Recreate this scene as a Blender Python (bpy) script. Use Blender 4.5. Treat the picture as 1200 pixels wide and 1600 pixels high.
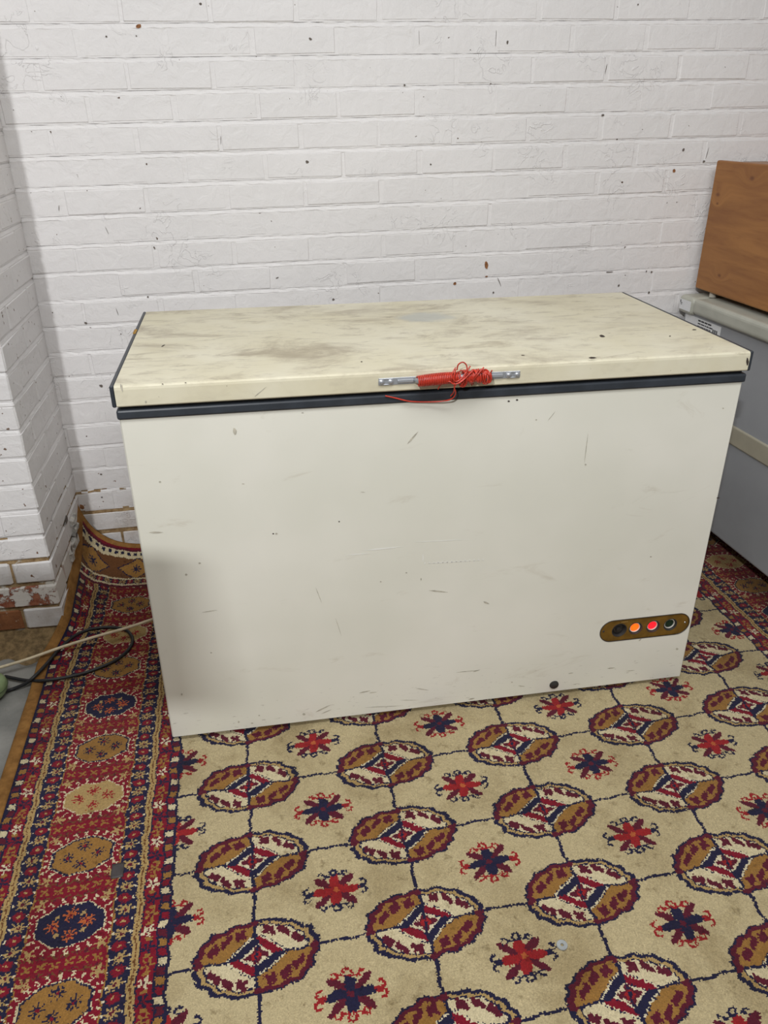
import bpy, bmesh, math, random
import numpy as np
from mathutils import Vector, Matrix

# ------------------------------------------------------------------ clear
for o in list(bpy.data.objects):
    bpy.data.objects.remove(o)
scene = bpy.context.scene
COL = scene.collection
random.seed(7)
rng = np.random.default_rng(7)

# ------------------------------------------------------------------ camera
F_PX = 1218.5
CAM = np.array([0.26278, -1.47885, 1.33722])
yaw, pitch, roll = 0.16856, 0.47156, -0.00449
_fwd = np.array([math.sin(yaw) * math.cos(pitch), math.cos(yaw) * math.cos(pitch), -math.sin(pitch)])
_r0 = np.array([math.cos(yaw), -math.sin(yaw), 0.0])
_u0 = np.cross(_r0, _fwd)
_r = _r0 * math.cos(roll) + _u0 * math.sin(roll)
_u = _u0 * math.cos(roll) - _r0 * math.sin(roll)
cam_d = bpy.data.cameras.new('camera')
cam_o = bpy.data.objects.new('camera', cam_d)
COL.objects.link(cam_o)
cam_d.sensor_fit = 'VERTICAL'
cam_d.sensor_height = 24.0
cam_d.lens = 24.0 * F_PX / 1600.0
cam_d.clip_start = 0.02
cam_o.matrix_world = Matrix(((_r[0], _u[0], -_fwd[0], CAM[0]), (_r[1], _u[1], -_fwd[1], CAM[1]),
                             (_r[2], _u[2], -_fwd[2], CAM[2]), (0, 0, 0, 1)))
scene.camera = cam_o


def ray(px, py):
    return _fwd * F_PX + _r * (px - 600) + _u * (800 - py)


def on_y(px, py, y):
    d = ray(px, py)
    return CAM + d * (y - CAM[1]) / d[1]


def on_z(px, py, z=0.0):
    d = ray(px, py)
    return CAM + d * (z - CAM[2]) / d[2]


def on_x(px, py, x):
    d = ray(px, py)
    return CAM + d * (x - CAM[0]) / d[0]


def project(P):
    d = np.asarray(P, float) - CAM
    return 600 + F_PX * (d @ _r) / (d @ _fwd), 800 - F_PX * (d @ _u) / (d @ _fwd)


# ------------------------------------------------------------------ light
world = bpy.data.worlds.new('world')
scene.world = world
world.use_nodes = True
world.node_tree.nodes['Background'].inputs[0].default_value = (1.0, 0.99, 0.98, 1)
world.node_tree.nodes['Background'].inputs[1].default_value = 0.21


def area(name, loc, target, sx, sy, power, col=(0.975, 0.99, 1.0)):
    d = bpy.data.lights.new(name, 'AREA')
    d.shape = 'RECTANGLE'
    d.size, d.size_y = sx, sy
    d.energy = power
    d.color = col
    o = bpy.data.objects.new(name, d)
    COL.objects.link(o)
    o.location = loc
    o.rotation_euler = (Vector(target) - Vector(loc)).to_track_quat('-Z', 'Y').to_euler()
    return o


area('ceiling_tube_light', (0.6, -1.20, 2.9), (0.6, -1.05, 0.0), 2.2, 0.8, 47)
area('bulb_light', (-0.60, -2.7, 2.5), (0.3, 0.0, 0.4), 0.085, 0.028, 54)

vs = scene.view_settings
vs.view_transform = 'Standard'
vs.look = 'None'
vs.exposure = 0.04
vs.gamma = 1.0
vs.use_curve_mapping = False


# ------------------------------------------------------------------ helpers
def srgb(r, g, b):
    def f(c):
        c /= 255.0
        return c / 12.92 if c <= 0.04045 else ((c + 0.055) / 1.055) ** 2.4
    return (f(r), f(g), f(b), 1.0)


class NT:
    """small node-building helper"""
    def __init__(self, name):
        self.m = bpy.data.materials.new(name)
        self.m.use_nodes = True
        self.t = self.m.node_tree
        self.b = self.t.nodes['Principled BSDF']

    def n(self, kind, **kw):
        nd = self.t.nodes.new(kind)
        for k, v in kw.items():
            if hasattr(nd, k):
                setattr(nd, k, v)
            else:
                nd.inputs[k.replace('_', ' ').title()].default_value = v
        return nd

    def l(self, a, b):
        self.t.links.new(a, b)

    def pos(self, scale=(1, 1, 1), obj=False, loc=(0, 0, 0), rot=(0, 0, 0)):
        if obj:
            src = self.n('ShaderNodeTexCoord').outputs['Object']
        else:
            src = self.n('ShaderNodeNewGeometry').outputs['Position']
        mp = self.n('ShaderNodeMapping')
        mp.inputs['Scale'].default_value = scale
        mp.inputs['Location'].default_value = loc
        mp.inputs['Rotation'].default_value = rot
        self.l(src, mp.inputs['Vector'])
        return mp.outputs[0]

    def noise(self, vec, scale, detail=3, rough=0.5, dist=0.0):
        nd = self.n('ShaderNodeTexNoise')
        nd.inputs['Scale'].default_value = scale
        nd.inputs['Detail'].default_value = detail
        nd.inputs['Roughness'].default_value = rough
        nd.inputs['Distortion'].default_value = dist
        self.l(vec, nd.inputs['Vector'])
        return nd.outputs[0]

    def ramp(self, fac, a, b, v0=0.0, v1=1.0):
        nd = self.n('ShaderNodeMapRange')
        nd.clamp = True
        nd.interpolation_type = 'SMOOTHSTEP'
        nd.inputs[1].default_value = a
        nd.inputs[2].default_value = b
        nd.inputs[3].default_value = v0
        nd.inputs[4].default_value = v1
        self.l(fac, nd.inputs[0])
        return nd.outputs[0]

    def math(self, op, a, b=None):
        nd = self.n('ShaderNodeMath', operation=op)
        for k, v in ((0, a), (1, b)):
            if v is None:
                continue
            if isinstance(v, (int, float)):
                nd.inputs[k].default_value = v
            else:
                self.l(v, nd.inputs[k])
        return nd.outputs[0]

    def mix(self, fac, a, b):
        nd = self.n('ShaderNodeMix', data_type='RGBA')
        for idx, v in ((0, fac), (6, a), (7, b)):
            if isinstance(v, (int, float)):
                nd.inputs[idx].default_value = v
            elif isinstance(v, tuple):
                nd.inputs[idx].default_value = v
            else:
                self.l(v, nd.inputs[idx])
        return nd.outputs[2]

    def bump(self, h, strength=0.3, dist=0.002, prev=None):
        nd = self.n('ShaderNodeBump')
        nd.inputs['Strength'].default_value = strength
        nd.inputs['Distance'].default_value = dist
        self.l(h, nd.inputs['Height'])
        if prev is not None:
            self.l(prev, nd.inputs['Normal'])
        return nd.outputs[0]

    def fin(self, color=None, rough=0.5, normal=None, metal=0.0, spec=None):
        if color is not None:
            if isinstance(color, tuple):
                self.b.inputs['Base Color'].default_value = color
            else:
                self.l(color, self.b.inputs['Base Color'])
        if isinstance(rough, (int, float)):
            self.b.inputs['Roughness'].default_value = rough
        else:
            self.l(rough, self.b.inputs['Roughness'])
        self.b.inputs['Metallic'].default_value = metal
        if spec is not None:
            self.b.inputs['Specular IOR Level'].default_value = spec
        if normal is not None:
            self.l(normal, self.b.inputs['Normal'])
        return self.m


def simple(name, col, rough=0.5, metal=0.0, vary=0.06, nscale=30, bump=0.0, spec=None):
    t = NT(name)
    p = t.pos()
    nz = t.noise(p, nscale, 4, 0.6)
    dark = tuple(c * (1 - vary * 2.5) for c in col[:3]) + (1,)
    lite = tuple(min(1, c * (1 + vary)) for c in col[:3]) + (1,)
    c = t.mix(t.ramp(nz, 0.3, 0.7), dark, lite)
    nrm = t.bump(t.noise(p, nscale * 6, 3), bump, 0.001) if bump else None
    return t.fin(c, rough, nrm, metal, spec)


def link_mesh(name, verts, faces, mat, parent=None, smooth=False, kind=None):
    me = bpy.data.meshes.new(name)
    me.from_pydata([tuple(v) for v in verts], [], [tuple(f) for f in faces])
    me.update()
    return link_me(name, me, mat, parent, smooth, kind)


def link_me(name, me, mat, parent=None, smooth=False, kind=None):
    mats = mat if isinstance(mat, (list, tuple)) else [mat]
    for m in mats:
        if m is not None and m.name not in [x.name for x in me.materials if x]:
            me.materials.append(m)
    if smooth:
        me.polygons.foreach_set('use_smooth', [True] * len(me.polygons))
    o = bpy.data.objects.new(name, me)
    COL.objects.link(o)
    if parent is not None:
        o.parent = parent
    if kind:
        o['kind'] = kind
    return o


def link_bm(name, bm, mat, parent=None, smooth=False, kind=None):
    me = bpy.data.meshes.new(name)
    bmesh.ops.recalc_face_normals(bm, faces=bm.faces[:])
    bm.to_mesh(me)
    bm.free()
    return link_me(name, me, mat, parent, smooth, kind)


def tag(o, label, cat, group=None):
    o['label'] = label
    o['category'] = cat
    if group:
        o['group'] = group
    return o


def thing(name, label, cat, loc=(0, 0, 0), rotz=0.0, group=None):
    o = bpy.data.objects.new(name, None)
    COL.objects.link(o)
    o.empty_display_size = 0.1
    o.location = loc
    o.rotation_euler = (0, 0, rotz)
    return tag(o, label, cat, group)


def add_box(bm, x0, x1, y0, y1, z0, z1, bev=0.0, seg=2):
    r = bmesh.ops.create_cube(bm, size=1.0)
    vs_ = r['verts']
    for v in vs_:
        v.co = Vector((x0 if v.co.x < 0 else x1, y0 if v.co.y < 0 else y1, z0 if v.co.z < 0 else z1))
    if bev > 0:
        es = list({e for v in vs_ for e in v.link_edges})
        bmesh.ops.bevel(bm, geom=es, offset=bev, segments=seg, profile=0.5, affect='EDGES')


def box(name, x0, x1, y0, y1, z0, z1, mat, parent=None, bev=0.0, seg=2):
    bm = bmesh.new()
    add_box(bm, x0, x1, y0, y1, z0, z1, bev, seg)
    return link_bm(name, bm, mat, parent, smooth=False)


def catmull(pts, n=8, closed=False):
    P = np.array(pts, float)
    out = []
    m = len(P)
    for k in range(m - 1):
        p0, p1, p2, p3 = P[max(k - 1, 0)], P[k], P[k + 1], P[min(k + 2, m - 1)]
        for t in np.linspace(0, 1, n, endpoint=False):
            out.append(0.5 * ((2 * p1) + (-p0 + p2) * t + (2 * p0 - 5 * p1 + 4 * p2 - p3) * t * t + (-p0 + 3 * p1 - 3 * p2 + p3) * t ** 3))
    out.append(P[-1])
    return np.array(out)


def tube_data(path, rad, sides=8, off=0):
    P = np.array(path, float)
    n = len(P)
    T = np.gradient(P, axis=0)
    T /= np.linalg.norm(T, axis=1)[:, None] + 1e-12
    ref = np.array([0, 0, 1.0]) if abs(T[0][2]) < 0.9 else np.array([1.0, 0, 0])
    a = np.cross(T[0], ref)
    a /= np.linalg.norm(a)
    V, Fc = [], []
    R = rad if hasattr(rad, '__len__') else [rad] * n
    for k in range(n):
        a = a - T[k] * (a @ T[k])
        a /= np.linalg.norm(a) + 1e-12
        b = np.cross(T[k], a)
        for s in range(sides):
            th = 2 * math.pi * s / sides
            V.append(P[k] + R[k] * (a * math.cos(th) + b * math.sin(th)))
    for k in range(n - 1):
        for s in range(sides):
            s2 = (s + 1) % sides
            Fc.append((off + k * sides + s, off + k * sides + s2, off + (k + 1) * sides + s2, off + (k + 1) * sides + s))
    Fc.append(tuple(off + s for s in range(sides))[::-1])
    Fc.append(tuple(off + (n - 1) * sides + s for s in range(sides)))
    return V, Fc


def tube(name, path, rad, mat, parent=None, sides=8, kind=None):
    V, Fc = tube_data(path, rad, sides)
    return link_mesh(name, V, Fc, mat, parent, True, kind)


def tubes(name, paths, rad, mat, parent=None, sides=6):
    V, Fc = [], []
    for p in paths:
        v, f = tube_data(p, rad, sides, len(V))
        V += v
        Fc += f
    return link_mesh(name, V, Fc, mat, parent, True)


def lathe(name, prof, mat, parent=None, axis='y', center=(0, 0, 0), seg=28, cap0=True, cap1=True):
    """prof: list of (r, h); revolved about an axis through center; h goes along +axis"""
    V, Fc = [], []
    for r, h in prof:
        for s in range(seg):
            th = 2 * math.pi * s / seg
            c, sn = r * math.cos(th), r * math.sin(th)
            if axis == 'y':
                V.append((center[0] + c, center[1] + h, center[2] + sn))
            elif axis == 'z':
                V.append((center[0] + c, center[1] + sn, center[2] + h))
            else:
                V.append((center[0] + h, center[1] + c, center[2] + sn))
    for k in range(len(prof) - 1):
        for s in range(seg):
            s2 = (s + 1) % seg
            Fc.append((k * seg + s, k * seg + s2, (k + 1) * seg + s2, (k + 1) * seg + s))
    if cap0 and prof[0][0] > 1e-6:
        Fc.append(tuple(range(seg)))
    if cap1 and prof[-1][0] > 1e-6:
        Fc.append(tuple(range((len(prof) - 1) * seg, len(prof) * seg)))
    bm = bmesh.new()
    vv = [bm.verts.new(v) for v in V]
    for f in Fc:
        try:
            bm.faces.new([vv[i] for i in f])
        except ValueError:
            pass
    bmesh.ops.remove_doubles(bm, verts=bm.verts[:], dist=1e-6)
    o = link_bm(name, bm, mat, parent, smooth=True)
    md = o.modifiers.new('split', 'EDGE_SPLIT')
    md.split_angle = math.radians(35)
    return o


def stadium(cx, cz, hw, hh, n=16):
    pts = []
    for s in range(n + 1):
        th = -math.pi / 2 + math.pi * s / n
        pts.append((cx + hw - hh + hh * math.cos(th), cz + hh * math.sin(th)))
    for s in range(n + 1):
        th = math.pi / 2 + math.pi * s / n
        pts.append((cx - hw + hh + hh * math.cos(th), cz + hh * math.sin(th)))
    return pts


def circle(cx, cz, r, n=24):
    return [(cx + r * math.cos(2 * math.pi * k / n), cz + r * math.sin(2 * math.pi * k / n)) for k in range(n)]


def sheet_with_holes(bm, outer, holes, y, thick=0.0):
    """planar XZ sheet at depth y with holes; each hole wall goes back by thick"""
    edges = []
    loops = []
    for lp in [outer] + holes:
        vs_ = [bm.verts.new((p[0], y, p[1])) for p in lp]
        loops.append(vs_)
        for k in range(len(vs_)):
            edges.append(bm.edges.new((vs_[k], vs_[(k + 1) % len(vs_)])))
    bmesh.ops.triangle_fill(bm, edges=edges, use_beauty=True, use_dissolve=False, normal=(0, -1, 0))
    if thick:
        for vs_ in loops:
            bk = [bm.verts.new((v.co.x, y + thick, v.co.z)) for v in vs_]
            for k in range(len(vs_)):
                k2 = (k + 1) % len(vs_)
                bm.faces.new((vs_[k], vs_[k2], bk[k2], bk[k]))


# ------------------------------------------------------------------ materials: masonry
def paint_material(name, base, chip, chip_lo, chip_hi, dirt=0.0):
    """thick brushed paint over brick; chips show what lies under"""
    t = NT(name)
    p = t.pos()
    big = t.noise(p, 2.2, 3, 0.5)
    c = t.mix(t.ramp(big, 0.3, 0.75), tuple(x * 0.94 for x in base[:3]) + (1,), base)
    fine = t.noise(p, 34, 5, 0.65)
    c = t.mix(t.ramp(fine, 0.62, 0.8, 0, 0.25), c, srgb(176, 170, 160))
    # specks and small chips
    sp = t.noise(p, 62, 2, 0.5)
    spm = t.ramp(sp, chip_lo, chip_hi)
    c = t.mix(spm, c, chip)
    if dirt:
        sep = t.n('ShaderNodeSeparateXYZ')
        t.l(p, sep.inputs[0])
        low = t.ramp(sep.outputs[2], 0.02, 0.42, 1, 0)
        dm = t.math('MULTIPLY', low, t.ramp(t.noise(p, 9, 5, 0.7), 0.35, 0.75))
        c = t.mix(t.math('MULTIPLY', dm, dirt), c, srgb(150, 128, 104))
    # relief: brush marks, drips, lumps
    n1 = t.bump(t.noise(p, 26, 4, 0.55, 0.6), 0.5, 0.006)
    rg = t.noise(p, 15, 3, 0.5, 1.6)
    ridge = t.ramp(t.math('ABSOLUTE', t.math('SUBTRACT', rg, 0.5)), 0.0, 0.018, 1, 0)
    msk = t.ramp(t.noise(p, 7, 2), 0.56, 0.66)
    n2 = t.bump(t.math('MULTIPLY', ridge, msk), 0.55, 0.0022, n1)
    n3 = t.bump(t.noise(p, 170, 4, 0.6), 0.35, 0.0012, n2)
    return t.fin(c, 0.52, n3, spec=0.35)


WHITE = srgb(232, 229, 228)
M_BRICK = paint_material('white_painted_brick', WHITE, srgb(96, 78, 66), 0.765, 0.79)
M_BRICK_LOW = paint_material('white_painted_worn_brick', WHITE, srgb(120, 84, 62), 0.70, 0.74, 0.5)
M_PIER = paint_material('white_painted_pier_brick', WHITE, srgb(126, 104, 90), 0.70, 0.735)
M_MORTAR = paint_material('white_painted_mortar', srgb(233, 230, 229), srgb(88, 72, 60), 0.74, 0.78)


def mortar_low():
    t = NT('bare_brown_mortar')
    p = t.pos()
    c = t.mix(t.ramp(t.noise(p, 30, 5, 0.7), 0.3, 0.7), srgb(120, 92, 58), srgb(172, 146, 108))
    c = t.mix(t.ramp(t.noise(p, 14, 4, 0.6), 0.60, 0.68), c, srgb(205, 200, 190))
    return t.fin(c, 0.9, t.bump(t.noise(p, 120, 5, 0.7), 0.8, 0.003))


M_MORTAR_LOW = mortar_low()


def chipped():
    t = NT('flaking_paint_on_red_brick')
    p = t.pos()
    red = t.mix(t.ramp(t.noise(p, 60, 5, 0.7), 0.3, 0.7), srgb(128, 62, 42), srgb(176, 116, 88))
    m = t.ramp(t.noise(p, 24, 6, 0.72, 0.4), 0.46, 0.52)
    gn = t.n('ShaderNodeNewGeometry')
    sx = t.n('ShaderNodeSeparateXYZ')
    t.l(gn.outputs['True Normal'], sx.inputs[0])
    m = t.math('MAXIMUM', m, t.ramp(sx.outputs[0], .5, .8))
    c = t.mix(m, red, srgb(226, 221, 214))
    return t.fin(c, 0.75, t.bump(m, 0.8, 0.002, t.bump(t.noise(p, 140, 4), 0.5, 0.002)))


def bare():
    t = NT('bare_dirty_red_brick')
    p = t.pos()
    c = t.mix(t.ramp(t.noise(p, 26, 6, 0.7), 0.3, 0.72), srgb(120, 74, 44), srgb(160, 104, 66))
    c = t.mix(t.ramp(t.noise(p, 70, 4, 0.7), 0.62, 0.75), c, srgb(196, 178, 158))
    return t.fin(c, 0.9, t.bump(t.noise(p, 100, 5, 0.7), 0.8, 0.003))


M_CHIPPED = chipped()
M_BARE = bare()


def concrete():
    t = NT('grey_concrete')
    p = t.pos()
    c = t.mix(t.ramp(t.noise(p, 5, 6, 0.6), 0.3, 0.7), srgb(108, 108, 104), srgb(150, 148, 142))
    c = t.mix(t.ramp(t.noise(p, 55, 5, 0.7), 0.6, 0.8), c, srgb(92, 84, 72))
    return t.fin(c, 0.85, t.bump(t.noise(p, 90, 5, 0.7), 0.5, 0.003))


M_CONC = concrete()

# ------------------------------------------------------------------ floor
FLOOR_Z = -0.012
fl = box('floor', -3.2, 4.0, -3.6, 1.2, FLOOR_Z - 0.1, FLOOR_Z, M_CONC)
fl['kind'] = 'structure'
M_PLASTER = simple('plain_plaster', srgb(158, 156, 153), .8, vary=.03, nscale=6, bump=.1)
M_CEIL = simple('white_ceiling', srgb(190, 189, 187), .85, vary=.02, nscale=4)
for nm, a in (('ceiling', (-2.6, 3.2, -4.2, 1.2, 3.05, 3.15)), ('wall_right', (2.45, 2.55, -4.1, .93, FLOOR_Z, 3.05)),
              ('wall_front', (-2.6, 2.55, -4.2, -4.1, FLOOR_Z, 3.05)), ('wall_west', (-2.6, -2.5, -4.1, .93, FLOOR_Z, 3.05))):
    w_ = box(nm, *a, M_CEIL if nm == 'ceiling' else M_PLASTER)
    w_['kind'] = 'structure'

# ------------------------------------------------------------------ brick walls
WALL_Y = 0.93
PITCH, COURSE, TILT, Z0 = 0.2210, 0.07544, 0.01638, 1.6219
PIER_X, PIER_Y = -0.334, 0.505
JOINT = 0.0095


def brick_variant(w, d, h, seed, face='front'):
    """rough box, outer edges chamfered and wobbly, one corner at the origin (x right, y back, z up)"""
    r = random.Random(seed)
    c = 0.0045
    bm = bmesh.new()
    add_box(bm, 0, w, 0, d, 0, h)
    bmesh.ops.bevel(bm, geom=bm.edges[:], offset=c, segments=1, affect='EDGES')
    for v in bm.verts:
        v.co.x += r.uniform(-.0014, .0014)
        v.co.y += r.uniform(-.00035, .00035)
        v.co.z += r.uniform(-.0018, .0018)
    me = bpy.data.meshes.new('brick')
    bmesh.ops.recalc_face_normals(bm, faces=bm.faces[:])
    bm.to_mesh(me)
    bm.free()
    return me


BH = COURSE - JOINT
BW = PITCH - 0.0050
FULL = [brick_variant(BW, 0.09, BH, 100 + k) for k in range(8)]
FULL_LOW = []
for k in range(4):
    me = brick_variant(BW, 0.09, BH, 200 + k)
    me.materials.append(M_BRICK_LOW)
    FULL_LOW.append(me)
for me in FULL:
    me.materials.append(M_BRICK)


def inside(poly, x, y):
    r = False
    for k in range(len(poly)):
        x1, y1 = poly[k]
        x2, y2 = poly[k - 1]
        if (y1 > y) != (y2 > y) and x < (x2 - x1) * (y - y1) / (y2 - y1) + x1:
            r = not r
    return r


HIDE = [[(181, 602), (228, 487), (969, 456), (1172, 546), (1062, 1058), (268, 1150)],
        [(1090, 452), (1125, 250), (1215, 250), (1215, 900), (1117, 833), (1062, 468)]]


def seen(P):
    x, y = project(P)
    if not (-4 <= x <= 1204 and -4 <= y <= 1604):
        return False
    return not any(inside(h, x, y) for h in HIDE)


wall_back = link_mesh('wall_back', [(-1.8, WALL_Y + .02, FLOOR_Z), (4.0, WALL_Y + .02, FLOOR_Z), (4.0, WALL_Y + .02, 3.05), (-1.8, WALL_Y + .02, 3.05),
                                   (-1.8, WALL_Y + .25, FLOOR_Z), (4.0, WALL_Y + .25, FLOOR_Z), (4.0, WALL_Y + .25, 3.05), (-1.8, WALL_Y + .25, 3.05)],
                      [(0, 1, 2, 3), (5, 4, 7, 6), (4, 0, 3, 7), (1, 5, 6, 2), (3, 2, 6, 7)], M_MORTAR)
wall_back['kind'] = 'structure'


def course_z(k, x):
    return Z0 - COURSE * k + TILT * x


ROW_OFF = {1: -.006, 5: .007, 6: .004, 7: .004, 8: .010, 9: .004, 10: .006, 3: -.002, 4: -.002, 2: -.003}
rest_bm = bmesh.new()
ang = math.atan(TILT)


def place_brick(me_list, x0, k, w, parent, rest=False, xclip=None):
    z = course_z(k + 1, x0) + 0.0
    yj = WALL_Y + rng.uniform(-.0012, .0012)
    M = Matrix.Translation((x0, yj, z)) @ Matrix.Rotation(-ang, 4, 'Y')
    if abs(w - BW) > 0.002:
        M = M @ Matrix.Diagonal((w / BW, 1, 1, 1))
    me = me_list[int(rng.integers(len(me_list)))]
    if rest:
        tmp = bmesh.new()
        tmp.from_mesh(me)
        tmp.transform(M)
        vmap = [rest_bm.verts.new(v.co) for v in tmp.verts]
        tmp.verts.index_update()
        for f in tmp.faces:
            rest_bm.faces.new([vmap[v.index] for v in f.verts])
        tmp.free()
        return None
    o = bpy.data.objects.new('brick', me)
    COL.objects.link(o)
    o.parent = parent
    o.matrix_local = M
    return o


for k in range(-15, 22):
    off = (0.5 if k % 2 else 0.0) * PITCH + ROW_OFF.get(k, rng.uniform(-.006, .006))
    for n in range(-3, 18):
        x0 = n * PITCH + off + 0.004 + rng.uniform(-.0025, .0025)
        x1 = x0 + BW
        if x1 < PIER_X + 0.02 or x0 > 3.6:
            continue
        if x0 < PIER_X - 0.004:
            x0 = PIER_X - 0.004
        w = x1 - x0
        if w < 0.03:
            continue
        zc = course_z(k + .5, x0)
        if course_z(k + 1, x0) < -0.03:
            continue
        vis = any(seen((x0 + w * a, WALL_Y, course_z(k + b, x0 + w * a))) for a in (0.02, .25, .5, .75, .98) for b in (.15, .5, .9))
        place_brick(FULL_LOW if zc < 0.30 else FULL, x0, k, w, wall_back, rest=not vis)
link_bm('brick_courses', rest_bm, M_BRICK, wall_back, kind='stuff')

# mortar of the back wall: weathered bed joints (recessed under each brick, flush on the next), shallow perpends
mv, mf, mm = [], [], []
for k in range(-15, 22):
    xs = np.arange(-0.36, 3.62, 0.02)
    prof = [(0.0, 0.0042), (-JOINT * 0.45, 0.0022), (-JOINT - 0.001, 0.0004), (-JOINT - 0.004, 0.0011), (-COURSE + 0.0, 0.0014)]
    base = len(mv)
    for x in xs:
        wob = rng.uniform(-.0008, .0008)
        for j, (dz, dy) in enumerate(prof):
            mv.append((x, WALL_Y + dy + (rng.uniform(-.0035, .001) if j == 0 else rng.uniform(-.0007, .0007)), course_z(k, x) + dz + (wob * 1.8 if 0 < j < 4 else 0)))
    m = len(prof)
    for a in range(len(xs) - 1):
        for j in range(m - 1):
            q = base + a * m + j
            mf.append((q, q + 1, q + m + 1, q + m))
            zz = course_z(k, xs[a])
            mm.append(1 if zz + rng.uniform(-.05, .05) < 0.24 else 0)
mo = link_mesh('mortar', mv, mf, [M_MORTAR, M_MORTAR_LOW], wall_back, False)
mo.data.polygons.foreach_set('material_index', mm)

# the brick pier in the left corner: front face at PIER_Y, flank at PIER_X
wall_left = bpy.data.objects.new('wall_left', None)
core = bmesh.new()
add_box(core, -2.5, PIER_X - 0.02, PIER_Y + 0.02, WALL_Y + 0.1, FLOOR_Z, 3.05)
bpy.data.objects.remove(wall_left)
wall_left = link_bm('wall_left', core, M_MORTAR)
wall_left['kind'] = 'structure'
PCS = 0.0750
PZ = 0.628


def pier_row(n):
    return PZ - PCS * n      # upper line of row n


pv, pf, pm = [], [], []
pier_rest = bmesh.new()


def pier_brick(x0, x1, y0, y1, zt, mat, seed, vis):
    me = brick_variant(x1 - x0, y1 - y0, PCS - 0.0095, seed)
    jx, jy = rng.uniform(-.001, .001), rng.uniform(-.001, .001)
    if vis:
        me.materials.append(mat)
        o = bpy.data.objects.new('brick', me)
        COL.objects.link(o)
        o.parent = wall_left
        o.location = (x0 + jx, y0 + jy, zt - PCS)
    else:
        tmp = bmesh.new()
        tmp.from_mesh(me)
        tmp.transform(Matrix.Translation((x0 + jx, y0 + jy, zt - PCS)))
        vmap = [pier_rest.verts.new(v.co) for v in tmp.verts]
        tmp.verts.index_update()
        for f in tmp.faces:
            pier_rest.faces.new([vmap[v.index] for v in f.verts])
        tmp.free()
        bpy.data.meshes.remove(me)


g = 0.008
sd = 500
for n in range(-27, 9):
    zt = pier_row(n)
    if zt - PCS < FLOOR_Z - 0.06 or zt > 2.75:
        continue
    header = (n % 2 == 1)            # header on the front face, stretcher down the flank
    cw, cd = (0.1025, 0.215) if header else (0.215, 0.1025)
    mat = M_PIER
    if n == 4 or n == 5:
        mat = M_BRICK_LOW
    if n == 6:
        mat = M_CHIPPED
    if n == 7:
        mat = M_BRICK_LOW
    if n == 8:
        mat = M_BARE
    pieces = [(PIER_X - cw, PIER_X, PIER_Y, PIER_Y + cd)]
    yy = PIER_Y + cd + g
    while yy < WALL_Y - 0.01:
        y1 = min(yy + 0.215, WALL_Y + 0.005)
        if y1 - yy > 0.02:
            pieces.append((PIER_X - 0.1025, PIER_X, yy, y1))
        yy += 0.215 + g
    xx = PIER_X - cw - g
    first = True
    while xx > -1.7:
        pieces.append((xx - 0.215, xx, PIER_Y, PIER_Y + 0.09))
        xx -= 0.215 + g
    for q, (a, b, c, d) in enumerate(pieces):
        sd += 1
        vis = False
        for fx in (0.02, .3, .6, .98):
            for fz in (.1, .5, .9):
                vis = vis or seen((a + (b - a) * fx, c, zt - PCS * fz)) or (b == PIER_X and seen((b, c + (d - c) * fx, zt - PCS * fz)))
        mt = mat
        if n == 7 and a < PIER_X - 0.12:
            mt = M_BARE
        pier_brick(a, b, c, d, zt, mt, sd, vis)
    # mortar strip following front face and flank (weathered)
    path = [(-1.75, PIER_Y, 0, 1), ]
    xs = list(np.arange(-1.75, PIER_X - 0.004, 0.03)) + [PIER_X - 0.004]
    ring = [((x, PIER_Y), (0, 1)) for x in xs] + [((PIER_X, PIER_Y + 0.004 + t), (-1, 0)) for t in np.arange(0, WALL_Y - PIER_Y + .01, 0.03)]
    prof = [(0.0, 0.0042), (-0.0045, 0.0022), (-0.0105, 0.0008), (-0.0135, 0.002), (-PCS, 0.0024)]
    base = len(pv)
    for (x, y), (ix, iy) in ring:
        for dz, dd in prof:
            dd2 = dd + rng.uniform(-.0005, .0005) + (0.004 if n >= 4 else 0)
            pv.append((x + ix * dd2, y + iy * dd2, zt + dz))
    for a in range(len(ring) - 1):
        for j in range(4):
            q = base + a * 5 + j
            pf.append((q, q + 1, q + 6, q + 5))
            pm.append(1 if n + rng.uniform(-.6, .6) > 4.3 else 0)
link_bm('brick_courses', pier_rest, M_BRICK, wall_left, kind='stuff')
mo = link_mesh('mortar', pv, pf, [M_MORTAR, M_MORTAR_LOW], wall_left, False)
mo.data.polygons.foreach_set('material_index', pm)

# chips, nail holes and drips in the paint (marks with a shape of their own)
M_DARK = simple('dark_hole', srgb(106, 97, 90), 0.9)
M_RUST = simple('bare_brick_chip', srgb(150, 100, 62), 0.9, vary=0.2, nscale=200)


def blob_mesh(name, marks, mat, parent, plane):
    V, Fc = [], []
    for (px, py, w, h, rot) in marks:
        c = plane(px, py)
        sc = np.linalg.norm(c - CAM) / F_PX
        b = len(V)
        N = 9
        for s in range(N):
            th = 2 * math.pi * s / N
            rr_ = rng.uniform(.7, 1.15)
            lx, lz = rr_ * w * sc * .36 * math.cos(th), rr_ * h * sc * .36 * math.sin(th)
            X = lx * math.cos(rot) - lz * math.sin(rot)
            Z = lx * math.sin(rot) + lz * math.cos(rot)
            V.append((c[0] + X, c[1], c[2] + Z))
        Fc.append(tuple(range(b, b + N)))
    return link_mesh(name, V, Fc, mat, parent, False, 'stuff')


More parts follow.
